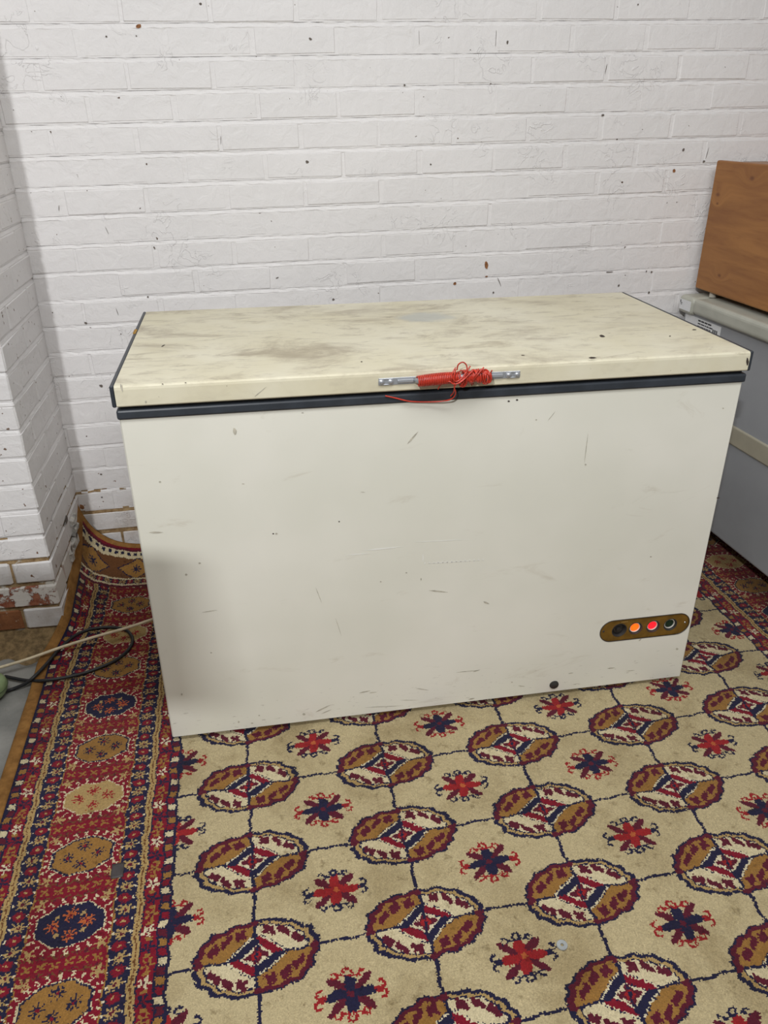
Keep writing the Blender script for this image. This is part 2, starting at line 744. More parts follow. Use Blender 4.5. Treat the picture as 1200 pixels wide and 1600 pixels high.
wp = lambda x, y: on_y(x, y, WALL_Y - 0.0016)
blob_mesh('nail_holes', [(480, 253, 7, 7, 0), (793, 66, 4, 6, 0), (635, 3, 0.1, 0.1, 0), (158, 603, 8, 6, -.3), (1067, 474, 4, 4, 0), (673, 257, 4, 4, 0),
                         (942, 180, 6, 4, 0), (632, 133, 4, 3, 0), (1014, 457, 5, 5, 0), (967, 446, 5, 5, 0), (1018, 425, 4, 4, 0), (1010, 424, 3, 4, 0),
                         (771, 457, 4, 5, .3), (485, 61, 7, 4, -.4), (166, 57, 4, 3, 0), (231, 464, 4, 4, 0), (159, 777, 5, 4, 0), (158, 741, 5, 4, 0),
                         (134, 505, 6, 5, -.5), (108, 515, 0.1, 0.1, 0), (997, 7, 3, 3, 0), (952, 425, 16, 2, 0.0), (1068, 234, 5, 6, 0), (1100, 252, 5, 4, 0),
                         (521, 468, 6, 5, 0), (433, 434, 7, 2, .3), (313, 6, 5, 4, 0), (780, 440, 1.5, 26, 0.45), (213, 56, 3, 2, 0), (345, 218, 1, 16, -.1),
                         (1105, 240, 1.2, 22, -.15), (947, 108, 1.2, 20, -.12), (775, 60, .9, 34, 0), (655, 60, .6, 26, 0.05), (92, 325, 1, 12, -.2),
                         (167, 360, .8, 20, .3), (241, 387, 3, 6, .3), (41, 396, 3, 6, -.3), (183, 487, 1, 14, .2)], M_DARK, wall_back, wp)
blob_mesh('paint_chips', [(217, 41, 10, 6, .2), (760, 415, 8, 17, .2), (711, 443, 8, 7, 0), (1053, 267, 6, 8, .3), (128, 792, 10, 12, 0), (760, 432, 6, 3, 0)], M_RUST, wall_back, wp)

# broken corner of masonry low on the flank of the pier
bm = bmesh.new()
for (px, py, sx, sy, sz) in ((114, 812, .010, .060, .020), (118, 826, .012, .055, .022), (118, 846, .010, .060, .026), (113, 870, .008, .030, .030)):
    c = on_x(px, py, PIER_X + 0.004)
    add_box(bm, PIER_X - .01, PIER_X + sx, c[1] - sy / 2, c[1] + sy / 2, c[2] - sz / 2, c[2] + sz / 2, 0.004, 1)
for v in bm.verts:
    v.co += Vector((rng.uniform(-.002, .002), rng.uniform(-.006, .006), rng.uniform(-.004, .004)))
link_bm('broken_render', bm, simple('pale_broken_render', srgb(196, 192, 185), 0.9, vary=.2, nscale=60, bump=.5), wall_left)
V, Fc = [], []
for mi, (px, py, sy, sz) in enumerate(((106, 800, .040, .016), (104, 812, .020, .016), (120, 836, .014, .010), (112, 858, .012, .012))):
    c = on_x(px, py, PIER_X + (.003 if mi == 1 else .012))
    b = len(V)
    for s_ in range(9):
        th = 2 * math.pi * s_ / 9
        V.append((c[0], c[1] + sy * math.cos(th) * rng.uniform(.6, 1.1), c[2] + sz * math.sin(th) * rng.uniform(.6, 1.1)))
    Fc.append(tuple(range(b, b + 9)))
link_mesh('holes', V[9:], [tuple(i - 9 for i in f) for f in Fc[1:]], M_DARK, wall_left, kind='stuff')

# dirt and crumbs swept against the foot of the pier
V, Fc = [], []
NX, NY = 46, 14
for a in range(NX):
    for b in range(NY):
        x = -0.95 + (0.95 + PIER_X + 0.01) * a / (NX - 1)
        fy = b / (NY - 1)
        y = PIER_Y + 0.006 - 0.105 * fy * (1 + .2 * math.sin(a * .7))
        z = FLOOR_Z + 0.0005 + 0.034 * (1 - fy) ** 1.8 + rng.uniform(0, .0035) * (1 - fy)
        V.append((x, y, z))
for a in range(NX - 1):
    for b in range(NY - 1):
        Fc.append((a * NY + b, a * NY + b + 1, (a + 1) * NY + b + 1, (a + 1) * NY + b))


def dirt_mat():
    t = NT('brown_dirt')
    p = t.pos()
    c = t.mix(t.ramp(t.noise(p, 45, 6, 0.7), 0.3, 0.7), srgb(96, 78, 52), srgb(158, 132, 92))
    return t.fin(c, 0.95, t.bump(t.noise(p, 160, 5, .7), .9, .004))


d = link_mesh('dirt', V, Fc, dirt_mat(), None, True, 'stuff')
tag(d, 'brown dirt swept along the foot of the brick pier', 'dirt')

# ------------------------------------------------------------------ rug
# rug grid: i counts medallion columns, j counts rows (j grows towards the viewer)
IU, JU = 0.3113, 0.2021            # metres per column / row
FIELD_L, FIELD_R = -0.49, 4.55
BORDER = 0.369                     # pattern width of the border, binding lies outside it
J_END = -4.48                      # where the end border starts
J0, J1 = -5.36, 4.3


def sstep(a, b, x):
    t = np.clip((x - a) / (b - a), 0, 1)
    return t * t * (3 - 2 * t)


def rug_map(i, j):
    i = np.asarray(i, float)
    j = np.asarray(j, float)
    x = 0.176 + 0.3111 * i + 0.0032 * j
    y = -0.169 + 0.0117 * i - 0.2021 * j
    dl = (i - (FIELD_L - (BORDER + 0.03) / IU)) * IU       # distance from the left edge
    hl = np.interp(y, [.26, .34, .42, .495, .58, .72, .82, .90, .93], [0, .006, .024, .055, .085, .12, .15, .195, .21])
    shift = 0.052 * sstep(.34, .54, y) * np.exp(-np.maximum(dl, 0) / .10)
    h = hl * (0.80 * np.exp(-np.maximum(dl, 0) / .05) + 0.20 * np.exp(-(np.maximum(dl, 0) / .13) ** 2))
    hb = 0.05 * sstep(.74, .92, y) ** 1.5 * (0.35 + 0.65 * np.exp(-np.maximum(dl - .05, 0) / .6))
    # slight ruck along the border and lazy waves of the pile
    wav = 0.0016 * np.sin(x * 9 + y * 4) * np.sin(y * 7 - x * 2) + 0.0016
    x = x + shift
    ex = np.maximum(y - .895, 0)
    y = np.where(y > .895, .895 + .018 * (1 - np.exp(-ex / .018)), y)
    climb = np.maximum(ex - .018 * (1 - np.exp(-ex / .018)), 0) * .9
    return x, y, climb * .55 + h + hb + wav * np.clip((0.3 - np.abs(y - .3)) * 0 + 1, 0, 1) * 0.6


C = {k: np.array(srgb(*v)[:3]) for k, v in dict(
    beige=(184, 168, 130), cream=(202, 188, 152), crimson=(122, 15, 36), red=(146, 30, 34), maroon=(88, 22, 40), navy=(30, 28, 56),
    gold=(146, 106, 52), tan=(168, 140, 90), brown=(104, 66, 36), white=(206, 194, 162), orange=(178, 92, 50), blue=(30, 34, 72)).items()}


def ell(x, y, cx, cy, a, b, rot=0.0):
    dx, dy = x - cx, y - cy
    c, s = math.cos(rot), math.sin(rot)
    return ((dx * c + dy * s) / a) ** 2 + ((-dx * s + dy * c) / b) ** 2 < 1


def put(col, mask, key):
    col[mask] = C[key]


def flower(col, base, x, y, r, petal, heart, n=8, rot=0.0):
    rr_ = np.hypot(x, y)
    th = np.arctan2(y, x)
    put(col, base & (rr_ < r * (0.62 + 0.38 * np.cos(n * th + rot))), petal)
    put(col, base & (rr_ < r * 0.28), heart)


def paint_medallion(col, x, y):
    a, b = 0.1105, 0.0685
    th = np.arctan2(y / b, x / a)
    q = (np.abs(x / a) ** 2.15 + np.abs(y / b) ** 2.15) ** (1 / 2.15)
    q = q * (1 + 0.022 * np.cos(18 * th))
    m = q < 1.03
    if not m.any():
        return
    tl = (x * y) < 0            # gold quarters (v grows downwards here: handled by caller sign)
    goldq = (x * y > 0)
    # ground
    put(col, m & goldq, 'gold')
    put(col, m & ~goldq, 'cream')
    # rims
    put(col, m & goldq & (q > 0.885), 'maroon')
    put(col, m & goldq & (q > 0.985), 'navy')
    put(col, m & ~goldq & (q > 0.830), 'navy')
    put(col, m & ~goldq & (q > 0.868), 'tan')
    put(col, m & ~goldq & (q > 0.935), 'navy')
    # little birds and leaves in each quarter
    for sx in (-1, 1):
        for sy in (-1, 1):
            for (cx, cy, aa, bb, ro) in ((.024, .0455, .0105, .0045, .5), (.021, .0515, .0045, .005, 0), (.030, .040, .0045, .005, 0),
                                         (.050, .0400, .0100, .0050, -.5), (.046, .047, .005, .0045, 0), (.056, .034, .0045, .006, .3),
                                         (.074, .0240, .0110, .0050, -.3), (.070, .031, .0045, .0045, .2), (.081, .017, .005, .0045, 0)):
                put(col, m & ell(x, y, sx * cx, sy * cy, aa * 1.12, bb * 1.25, ro * sx * sy), 'maroon')
    # inner lozenge with stepped sides
    ax_, ay_ = np.abs(x), np.abs(y)
    z = ax_ / 0.055 + ay_ / 0.040
    z = np.maximum(z, .55 * z + .45 * np.maximum(ax_ / .049, ay_ / .033))
    put(col, m & (z < 1.12), 'navy')
    put(col, m & (z < 1.08), 'white')
    put(col, m & (z < 1.0) & goldq, 'navy')
    put(col, m & (z < 1.0) & ~goldq, 'crimson')
    z2 = ax_ / 0.031 + ay_ / 0.0215
    put(col, m & (z2 < 1.06), 'navy')
    put(col, m & (z2 < 1.0), 'white')
    rr_ = np.hypot(x / 1.35, y)
    t8 = np.arctan2(y, x / 1.35)
    put(col, m & (rr_ < .0170 * (.78 + .22 * np.cos(4 * t8))), 'maroon')
    put(col, m & (rr_ < .0070), 'red')
    put(col, m & (rr_ < .0032), 'navy')
    # quartering lines
    put(col, m & (np.abs(y) < 0.0022) & (np.abs(x) > .034), 'navy')
    put(col, m & (np.abs(x) < np.where(np.abs(y) < .02, .0017, .0032)), 'navy')
    put(col, m & ell(x, y, .105, 0, .010, .0055), 'maroon')
    put(col, m & ell(x, y, -.105, 0, .010, .0055), 'maroon')
    put(col, m & ell(x, y, 0, .064, .0075, .006), 'maroon')
    put(col, m & ell(x, y, 0, -.064, .0075, .006), 'maroon')


def paint_star(col, x, y, par):
    main = np.where(par, 0, 1)
    for k in (0, 1):
        s = main == k
        if not s.any():
            continue
        cross, hook, heart = ('red', 'navy', 'orange') if k == 0 else ('navy', 'red', 'maroon')
        for sx in (-1, 1):
            for sy in (-1, 1):
                put(col, s & ell(x, y, sx * .024, sy * .0195, .0205, .0074, sx * sy * .66), 'maroon')
            put(col, s & ell(x, y, sx * .024, 0, .0215, .0088), cross)
            put(col, s & ell(x, y, 0, sx * .017, .0110, .0170), cross)
            # hooks left / right
            for sy in (-1, 1):
                rr_ = np.hypot((x - sx * .052) / .0085, (y - sy * .0085) / .0075)
                put(col, s & (rr_ < 1.15) & (rr_ > .55) & (sx * x > .049), hook)
                put(col, s & ell(x, y, sx * .047, sy * .003, .006, .003, 0), hook)
            # hooks above / below
            for cx in (-.021, 0.0, .021):
                yy = .0395 if cx == 0 else .0335
                rr_ = np.hypot((x - cx - .004 * np.sign(cx)) / .0085, (y - sx * yy) / .0068)
                put(col, s & (rr_ < 1.15) & (rr_ > .5) & (sx * y > yy - .0045) & (np.abs(x - cx) < .0095), hook)
            put(col, s & (np.abs(x) < .021) & (np.abs(y - sx * .0325) < .0018), hook)
        put(col, s & (np.hypot(x / .006, y / .006) < 1), heart)


def paint_strip_flowers(col, m, s, t, width, per=0.0245):
    """navy strip: s along, t across from its middle"""
    put(col, m, 'navy')
    n = np.floor(s / per)
    x = (s / per - n - 0.5) * per
    odd = (n.astype(int) % 2) == 0
    th = np.arctan2(t, x)
    r = np.hypot(x * 1.15, t * 0.92)
    put(col, m & odd & (r < .0150 * (0.66 + 0.34 * np.cos(8 * th))), 'tan')
    put(col, m & odd & (r < .0036), 'maroon')
    put(col, m & ~odd & (r < .0118), 'crimson')
    put(col, m & ~odd & (r < .0118) & (r > .0085) & (np.cos(8 * th) > .2), 'maroon')
    put(col, m & ~odd & (r < .0034), 'tan')
    put(col, m & (np.abs(np.abs(t) - width * .44) < .0018) & (np.abs(x) < .0022), 'white')


def paint_border(col, m, s, d):
    """border pattern; s along the border, d = distance outwards from the field edge"""
    e = BORDER - d
    dd = np.minimum(d, e)
    put(col, m, 'crimson')
    # inner/outer guards (mirrored about the middle of the border)
    put(col, m & (dd < .006), 'navy')
    ck = m & (dd >= .006) & (dd < .0205)
    n = np.floor(s / .0175).astype(int) % 4
    xx = np.abs((s / .0175) % 1 - .5)
    for k, key in enumerate(('crimson', 'cream', 'maroon', 'gold')):
        put(col, ck & (n == k), key)
    put(col, ck & (xx > .40), 'navy')
    put(col, m & (dd >= .0205) & (dd < .0245), 'navy')
    rs = m & (dd >= .0245) & (dd < .052)
    put(col, rs, 'crimson')
    n = np.floor(s / .033)
    x = (s / .033 - n - .5) * .033
    t = dd - .0385
    th = np.arctan2(t, x)
    r = np.hypot(x, t)
    k3 = n.astype(int) % 3
    for k, key in enumerate(('white', 'navy', 'gold')):
        put(col, rs & (k3 == k) & (r < .0140 * (0.6 + .4 * np.cos(5 * th + .8))), key)
    put(col, rs & (r < .003), 'maroon')
    put(col, rs & (np.abs(np.abs(x) - .0152) < .002) & (np.abs(t) < .006), 'gold')
    cs = m & (dd >= .052) & (dd < .0705)
    put(col, cs, 'tan')
    put(col, cs & (np.abs(dd - .0612) < .0012), 'brown')
    put(col, cs & ((dd < .0545) | (dd > .068)), 'navy')
    fs = m & (dd >= .0705) & (dd < .107)
    paint_strip_flowers(col, fs, s, dd - .0888, .0365)
    put(col, m & (dd >= .107) & (dd < .1098), 'gold')
    # main band with octagons
    mb = m & (dd >= .1098)
    t = d - BORDER / 2
    PER = 0.1536
    ph = s - (0.572 * JU)
    n = np.round(ph / PER)
    x = ph - n * PER                      # along
    ki = n.astype(int) % 4                # 0 gold, 1 navy, 2 gold, 3 light
    # ground accents: small leaves
    lx = np.abs(x) - PER / 2
    nt = np.floor(t / .024)
    ct = t - (nt + .5) * .024
    xr = np.hypot(lx * 1.2, ct)
    xa = np.arctan2(lx * 1.2, ct)
    put(col, mb & (np.abs(lx) < .010) & (xr < .0115 * (.55 + .45 * np.cos(4 * xa + np.pi))), 'gold')
    put(col, mb & (np.abs(lx) > .0125) & (np.abs(lx) < .0215) & (np.cos(t * 330) > .62), 'maroon')
    put(col, mb & (np.abs(lx + .0165 + .003 * np.sin(t * 330)) < .0016), 'brown')
    # corner leaves
    for st in (-1, 1):
        for sx in (-1, 1):
            ax, at = x - sx * .050, t - st * .061
            th = np.arctan2(at, ax)
            r = np.hypot(ax, at)
            put(col, mb & (r < .0135 * (0.6 + .4 * np.cos(5 * th + st * sx))), 'tan')
    # ring of hooks round the octagon
    hw, hh = .060, .0425
    oq = np.maximum(np.maximum(np.abs(t) / hw, np.abs(x) / hh), (np.abs(t) / hw + np.abs(x) / hh) / 1.42)
    th = np.arctan2(x / hh, t / hw)
    ring = mb & (oq > 1.13) & (oq < 1.36)
    tick = np.cos(24 * th)
    put(col, ring & (tick > .58), 'cream')
    put(col, ring & (tick > .58) & (oq > 1.20) & (oq < 1.28) & (np.sin(24 * th) > 0), 'crimson')
    oc = mb & (oq < 1.06)
    put(col, oc & (oq < 1.045), 'cream')
    oc = mb & (oq < 1.0)
    put(col, oc & (ki % 2 == 0), 'gold')
    put(col, oc & (ki == 1), 'navy')
    put(col, oc & (ki == 3), 'tan')
    put(col, mb & (oq < 1.0) & (oq > .93) & (ki % 2 == 0), 'navy')
    for (ft, fx) in ((-.030, 0), (.030, 0), (0, -.021), (0, .021)):
        ax, at = x - fx, t - ft
        rr_ = np.hypot(ax, at)
        t8 = np.arctan2(ax, at)
        pm_ = rr_ < .0150 * (0.58 + .42 * np.cos(8 * t8))
        put(col, oc & pm_ & (ki % 2 == 0), 'navy')
        put(col, oc & pm_ & (ki == 1), 'orange')
        put(col, oc & pm_ & (ki == 3), 'red')
        put(col, oc & (rr_ < .0032), 'crimson')
    put(col, oc & (ki == 1) & (np.hypot(np.abs(t) - .024, np.abs(x) - .018) < .005), 'tan')


def rug_colors(i, j):
    n = len(i)
    u, v = i * IU, j * JU
    # hand-knotted wobble
    wu = .0016 * np.sin(v * 61 + 1.3 * np.sin(u * 23)) + .0012 * np.sin(v * 143 + u * 31)
    wv = .0014 * np.sin(u * 57 + 1.1 * np.sin(v * 19)) + .0012 * np.sin(u * 131 + v * 17)
    u = u + wu + rng.normal(0, .0009, n)
    v = v + wv + rng.normal(0, .0009, n)
    i, j = u / IU, v / JU
    col = np.tile(C['beige'], (n, 1))
    fld = (i > FIELD_L) & (i < FIELD_R) & (j > J_END)
    # field lattice
    du, dv = (i - np.round(i)) * IU, (j - np.round(j)) * JU
    put(col, fld & (np.abs(du) < .0034), 'navy')
    put(col, fld & (np.abs(dv) < .0027), 'navy')
    idx = np.where(fld & (np.abs(du) < .125) & (np.abs(dv) < .08))[0]
    sub = col[idx]
    paint_medallion(sub, du[idx], dv[idx])
    col[idx] = sub
    hi, hj = np.floor(i) + .5, np.floor(j) + .5
    su, sv = (i - hi) * IU, (j - hj) * JU
    par = ((np.floor(i) + np.floor(j)).astype(int) % 2) == 1
    idx = np.where(fld & (np.abs(su) < .075) & (np.abs(sv) < .06))[0]
    sub = col[idx]
    paint_star(sub, su[idx], sv[idx], par[idx])
    col[idx] = sub
    # side borders
    dl = (FIELD_L - i) * IU
    dr = (i - FIELD_R) * IU
    mL, mR = (dl >= 0) & (j > J_END), (dr >= 0) & (j > J_END)
    for mm_, dist in ((mL, dl), (mR, dr)):
        idx = np.where(mm_)[0]
        sub = col[idx]
        paint_border(sub, np.ones(len(idx), bool), v[idx], dist[idx])
        col[idx] = sub
    # end border (narrower)
    idx = np.where(j <= J_END)[0]
    sub = col[idx]
    de = (J_END - j[idx]) * JU * .88
    s = u[idx]
    one = np.ones(len(idx), bool)
    put(sub, one, 'crimson')
    put(sub, (de < .010), 'maroon')
    put(sub, (np.abs(de - .014) < .004), 'cream')
    paint_strip_flowers(sub, (de > .018) & (de < .040), s, de - .029, .022)
    put(sub, (np.abs(de - .043) < .003), 'cream')
    mbn = (de > .046) & (de < .118)
    put(sub, mbn, 'brown')
    x = (s + .185) - np.round((s + .185) / .15) * .15
    oq = np.abs(x) / .062 + np.abs(de - .082) / .040
    put(sub, mbn & (oq < 1), 'gold')
    put(sub, mbn & (oq < 1) & (oq > .9), 'navy')
    th = np.arctan2(de - .082, x)
    put(sub, mbn & (np.hypot(x, de - .082) < .017 * (.6 + .4 * np.cos(8 * th))), 'navy')
    put(sub, (de > .118) & (de < .124), 'cream')
    ck = (de >= .124) & (de < .142)
    put(sub, ck, 'cream')
    put(sub, ck & (np.abs((s / .022) % 1 - .5) < .25) & (np.abs(de - .133) < .005), 'navy')
    put(sub, (de >= .142) & (de < .150), 'maroon')
    put(sub, (de >= .150), 'crimson')
    col[idx] = sub
    # per-knot dye variation
    col *= (1 + rng.normal(0, .055, n))[:, None]
    return np.clip(col, 0, 1)


KNOT = 0.0025
iL = FIELD_L - BORDER / IU
iR = FIELD_R + BORDER / IU
NI = int((iR - iL) * IU / KNOT)
NJ = int((J1 - J0) * JU / KNOT)
gi = np.linspace(iL, iR, NI + 1)
gj = np.linspace(J0, J1, NJ + 1)
GI, GJ = np.meshgrid(gi, gj)
X, Y, Z = rug_map(GI.ravel(), GJ.ravel())
nv = len(X)
X = X + rng.normal(0, .0003, nv)
Y = Y + rng.normal(0, .0003, nv)
Z = Z + rng.normal(0, .00045, nv)
co = np.stack([X, Y, Z], 1).astype(np.float32)
a = (np.arange(NJ)[:, None] * (NI + 1) + np.arange(NI)[None, :]).ravel()
quads = np.stack([a, a + NI + 1, a + NI + 2, a + 1], 1).astype(np.int32)
nf = len(quads)
me = bpy.data.meshes.new('pile')
me.vertices.add(nv)
me.vertices.foreach_set('co', co.ravel())
me.loops.add(nf * 4)
me.loops.foreach_set('vertex_index', quads.ravel())
me.polygons.add(nf)
me.polygons.foreach_set('loop_start', np.arange(0, nf * 4, 4, dtype=np.int32))
me.polygons.foreach_set('loop_total', np.full(nf, 4, dtype=np.int32))
me.update(calc_edges=True)
ci = (GI[:-1, :-1] + GI[1:, 1:]).ravel() / 2
cj = (GJ[:-1, :-1] + GJ[1:, 1:]).ravel() / 2
cols = rug_colors(ci, cj)
at = me.attributes.new('knot', 'FLOAT_COLOR', 'FACE')
at.data.foreach_set('color', np.concatenate([cols, np.ones((nf, 1))], 1).astype(np.float32).ravel())


def rug_material():
    t = NT('knotted_wool_pile')
    at_ = t.n('ShaderNodeAttribute', attribute_name='knot')
    p = t.pos()
    # traffic dirt: blotches of grey-brown
    st = t.ramp(t.noise(p, 5.5, 5, 0.65, 0.5), 0.45, 0.72, 0, 0.8)
    mu = t.n('ShaderNodeMix', data_type='RGBA', blend_type='MULTIPLY')
    t.l(st, mu.inputs[0])
    t.l(at_.outputs['Color'], mu.inputs[6])
    mu.inputs[7].default_value = (.66, .62, .55, 1)
    mu2 = t.n('ShaderNodeMix', data_type='RGBA', blend_type='MULTIPLY')
    t.l(t.ramp(t.noise(p, 34, 4, 0.7), 0.56, 0.70, 0, 0.9), mu2.inputs[0])
    t.l(mu.outputs[2], mu2.inputs[6])
    mu2.inputs[7].default_value = (.6, .57, .52, 1)
    c = mu2.outputs[2]
    mul = t.n('ShaderNodeMix', data_type='RGBA', blend_type='MULTIPLY')
    mul.inputs[0].default_value = 1.0
    t.l(c, mul.inputs[6])
    fz = t.ramp(t.noise(p, 420, 3, 0.6), 0.25, 0.75, 0.72, 1.05)
    comb = t.n('ShaderNodeCombineColor')
    for k in range(3):
        t.l(fz, comb.inputs[k])
    t.l(comb.outputs[0], mul.inputs[7])
    t.b.inputs['Sheen Weight'].default_value = 0.08
    t.b.inputs['Sheen Roughness'].default_value = 0.6
    return t.fin(mul.outputs[2], 0.95, t.bump(t.noise(p, 520, 3, 0.6), 0.6, 0.002), spec=0.1)


rug = thing('rug', 'red bordered oriental rug with beige field of medallions under the freezers', 'rug')
pile = link_me('pile', me, rug_material(), rug)


def binding_mat():
    t = NT('golden_brown_binding')
    p = t.pos()
    c = t.mix(t.ramp(t.noise(p, 30, 5, .7), .3, .7), srgb(120, 84, 44), srgb(154, 112, 62))
    c = t.mix(t.ramp(t.noise(p, 9, 4, .6), .6, .75, 0, .6), c, srgb(104, 74, 40))
    return t.fin(c, 0.85, t.bump(t.noise(p, 300, 3), .5, .0015), spec=.15)


M_BIND = binding_mat()


def strip_along(name, params, outward, width, mat, parent):
    """a rounded band following the rug edge; params (i,j) of the inner edge, outward in (di,dj)"""
    V, Fc = [], []
    prof = [(-0.004, -.004), (-0.002, .002), (.25, .0042), (.6, .0044), (.9, .003), (1.0, -.002), (0.96, -.007), (.3, -.008)]
    m = len(prof)
    for (pi, pj) in params:
        for f, dz in prof:
            x, y, z = rug_map(pi + outward[0] * width * f, pj + outward[1] * width * f)
            V.append((float(x), float(y), float(z) + dz))
    for k in range(len(params) - 1):
        for q in range(m):
            q2 = (q + 1) % m
            Fc.append((k * m + q, k * m + q2, (k + 1) * m + q2, (k + 1) * m + q))
    return link_mesh(name, V, Fc, mat, parent, True)


js = np.linspace(J0 - .12, J1, 260)
strip_along('binding', [(iL, q) for q in js], (-1 / IU, 0), 0.031, M_BIND, rug)
is_ = np.linspace(iL - .02, iR, 200)
strip_along('binding', [(q, J0) for q in is_], (0, -1 / JU), 0.026, M_BIND, rug)
strip_along('binding', [(iR, q) for q in js], (1 / IU, 0), 0.031, M_BIND, rug)

# ------------------------------------------------------------------ the old chest freezer
FW, FD, FB, FT = 1.305, 0.622, 0.016, 0.886
frz = thing('chest_freezer', 'large old chest freezer with stained cream lid, white front and lit switches', 'freezer')


def enamel():
    t = NT('aged_white_enamel')
    p = t.pos()
    c = t.mix(t.ramp(t.noise(p, 2.6, 3, .5), .3, .75), srgb(222, 220, 207), srgb(233, 230, 219))
    ps = t.pos(scale=(1, 1, 3.0))
    sc = t.ramp(t.noise(ps, 5, 6, .68, .8), .60, .74, 0, .45)
    c = t.mix(sc, c, srgb(196, 188, 170))
    pl_ = t.pos(scale=(1, 1, 10))
    c = t.mix(t.ramp(t.noise(pl_, 9, 4, .7, .4), .70, .78, 0, .6), c, srgb(232, 231, 224))
    sep = t.n('ShaderNodeSeparateXYZ')
    t.l(p, sep.inputs[0])
    low = t.ramp(sep.outputs[2], .0, .16, 1, 0)
    pk = t.pos(scale=(1, 1, 4))
    rub = t.math('MULTIPLY', low, t.ramp(t.noise(pk, 38, 4, .7), .60, .70))
    c = t.mix(t.math('MULTIPLY', rub, .7), c, srgb(128, 118, 104))
    return t.fin(c, .34, t.bump(t.noise(p, 12, 2), .08, .004), spec=.4)


M_ENAMEL = enamel()
M_TRIM = simple('dark_slate_plastic', srgb(52, 57, 64), .42, vary=.1, nscale=20)
M_GASK = simple('black_rubber', srgb(16, 16, 18), .6)

PCX, PCZ, PHW, PHH = 1.178, 0.1865, 0.1205, 0.0325
bm = bmesh.new()
# front sheet with the cut-out for the control plate, then sides, back, bottom and top
outer = [(0.003, FB), (FW - .003, FB), (FW - .003, .818), (0.003, .818)]
sheet_with_holes(bm, outer, [stadium(PCX, PCZ, PHW, PHH)], 0.0, 0.0)
hole = stadium(PCX, PCZ, PHW, PHH)
rim = [bm.verts.new((p[0], 0, p[1])) for p in hole]
rin = [bm.verts.new((p[0], 0.022, p[1])) for p in hole]
for k in range(len(rim)):
    k2 = (k + 1) % len(rim)
    bm.faces.new((rim[k], rin[k], rin[k2], rim[k2]))
pr = [(0.003, 0.0), (0.0, 0.003), (0.0, FD - .006), (FW, FD - .006), (FW, .003), (FW - .003, 0.0)]
lo = [bm.verts.new((p[0], p[1], FB)) for p in pr]
hi_ = [bm.verts.new((p[0], p[1], .818)) for p in pr]
for k in range(5):
    bm.faces.new((lo[k], lo[k + 1], hi_[k + 1], hi_[k]))
bm.faces.new(lo)
bm.faces.new(hi_)
bmesh.ops.remove_doubles(bm, verts=bm.verts[:], dist=1e-5)
body = link_bm('body', bm, M_ENAMEL, frz)

for (x, y) in ((.06, .06), (FW - .06, .06), (.06, FD - .07), (FW - .06, FD - .07)):
    lathe('foot', [(.018, 0.0), (.02, .004), (.016, .02)], M_GASK, frz, 'z', (x, y, 0.0005), 14)

# trim strip, rubber seal and lid
bm = bmesh.new()
add_box(bm, -.003, FW + .003, -.005, FD - .004, .8175, .837, .004, 2)
link_bm('trim_strip', bm, M_TRIM, frz)
bm = bmesh.new()
add_box(bm, .004, FW - .004, .004, FD - .012, .836, .846, .002, 1)
link_bm('door_seal', bm, M_GASK, frz)


def lid_mat():
    t = NT('stained_cream_laminate')
    p = t.pos()
    c = t.mix(t.ramp(t.noise(p, 4, 4, .6), .3, .75), srgb(214, 206, 178), srgb(224, 218, 196))
    s1 = t.ramp(t.noise(t.pos(scale=(1.0, 1.9, 1.9)), 4.2, 8, .70, .5), .46, .70)
    s2 = t.ramp(t.noise(t.pos(scale=(1.6, 4.5, 4.5), loc=(3, 1, 0)), 7.0, 7, .72, .6), .50, .74)
    sep = t.n('ShaderNodeSeparateXYZ')
    t.l(p, sep.inputs[0])
    up = t.ramp(sep.outputs[2], .878, .8855, .3, 1)
    fx = t.ramp(sep.outputs[0], .72, 1.25, 1, .35)
    k = t.math('MULTIPLY', t.math('MULTIPLY', s1, up), fx)
    c = t.mix(t.math('MULTIPLY', k, .72), c, srgb(148, 134, 112))
    c = t.mix(t.math('MULTIPLY', t.math('MULTIPLY', s2, up), .68), c, srgb(146, 133, 112))
    # rubbed greyish patch (bare primer) in the middle of the lid
    d1 = t.n('ShaderNodeVectorMath', operation='DISTANCE')
    mp = t.pos(scale=(1, 1.25, 0))
    t.l(mp, d1.inputs[0])
    d1.inputs[1].default_value = (.70, .43 * 1.25, 0)
    dist = t.math('ADD', d1.outputs['Value'], t.math('MULTIPLY', t.noise(p, 14, 4, .6), .12))
    c = t.mix(t.math('MULTIPLY', t.ramp(dist, .10, .15, 1, 0), t.math('MULTIPLY', up, .75)), c, srgb(180, 182, 176))
    sp = t.ramp(t.noise(p, 70, 3, .6), .72, .76, 0, .7)
    c = t.mix(sp, c, srgb(120, 104, 80))
    return t.fin(c, .45, t.bump(t.noise(p, 160, 3), .12, .001), spec=.35)


lid_parent = frz
bm = bmesh.new()
prof = [(FD, .8445), (-.006, .8445), (-.008, .847), (-.008, .878), (-.0072, .8825), (-.0045, .8852), (-.001, .886), (FD, .886)]
prof = [(y_, z_) for y_, z_ in prof]
Lx, Rx = .001, FW - .001
la = [bm.verts.new((Lx, y_, z_)) for y_, z_ in prof]
ra = [bm.verts.new((Rx, y_, z_)) for y_, z_ in prof]
for k in range(len(prof)):
    k2 = (k + 1) % len(prof)
    bm.faces.new((la[k], ra[k], ra[k2], la[k2]))
bm.faces.new(la)
bm.faces.new(ra)
lid = link_bm('lid', bm, lid_mat(), frz)
for (x0, x1) in ((-.0075, .0005), (FW - .0005, FW + .0075)):
    bm = bmesh.new()
    add_box(bm, x0, x1, -.0065, FD + .002, .8435, .8862, .002, 1)
    link_bm('end_cap', bm, M_TRIM, lid)
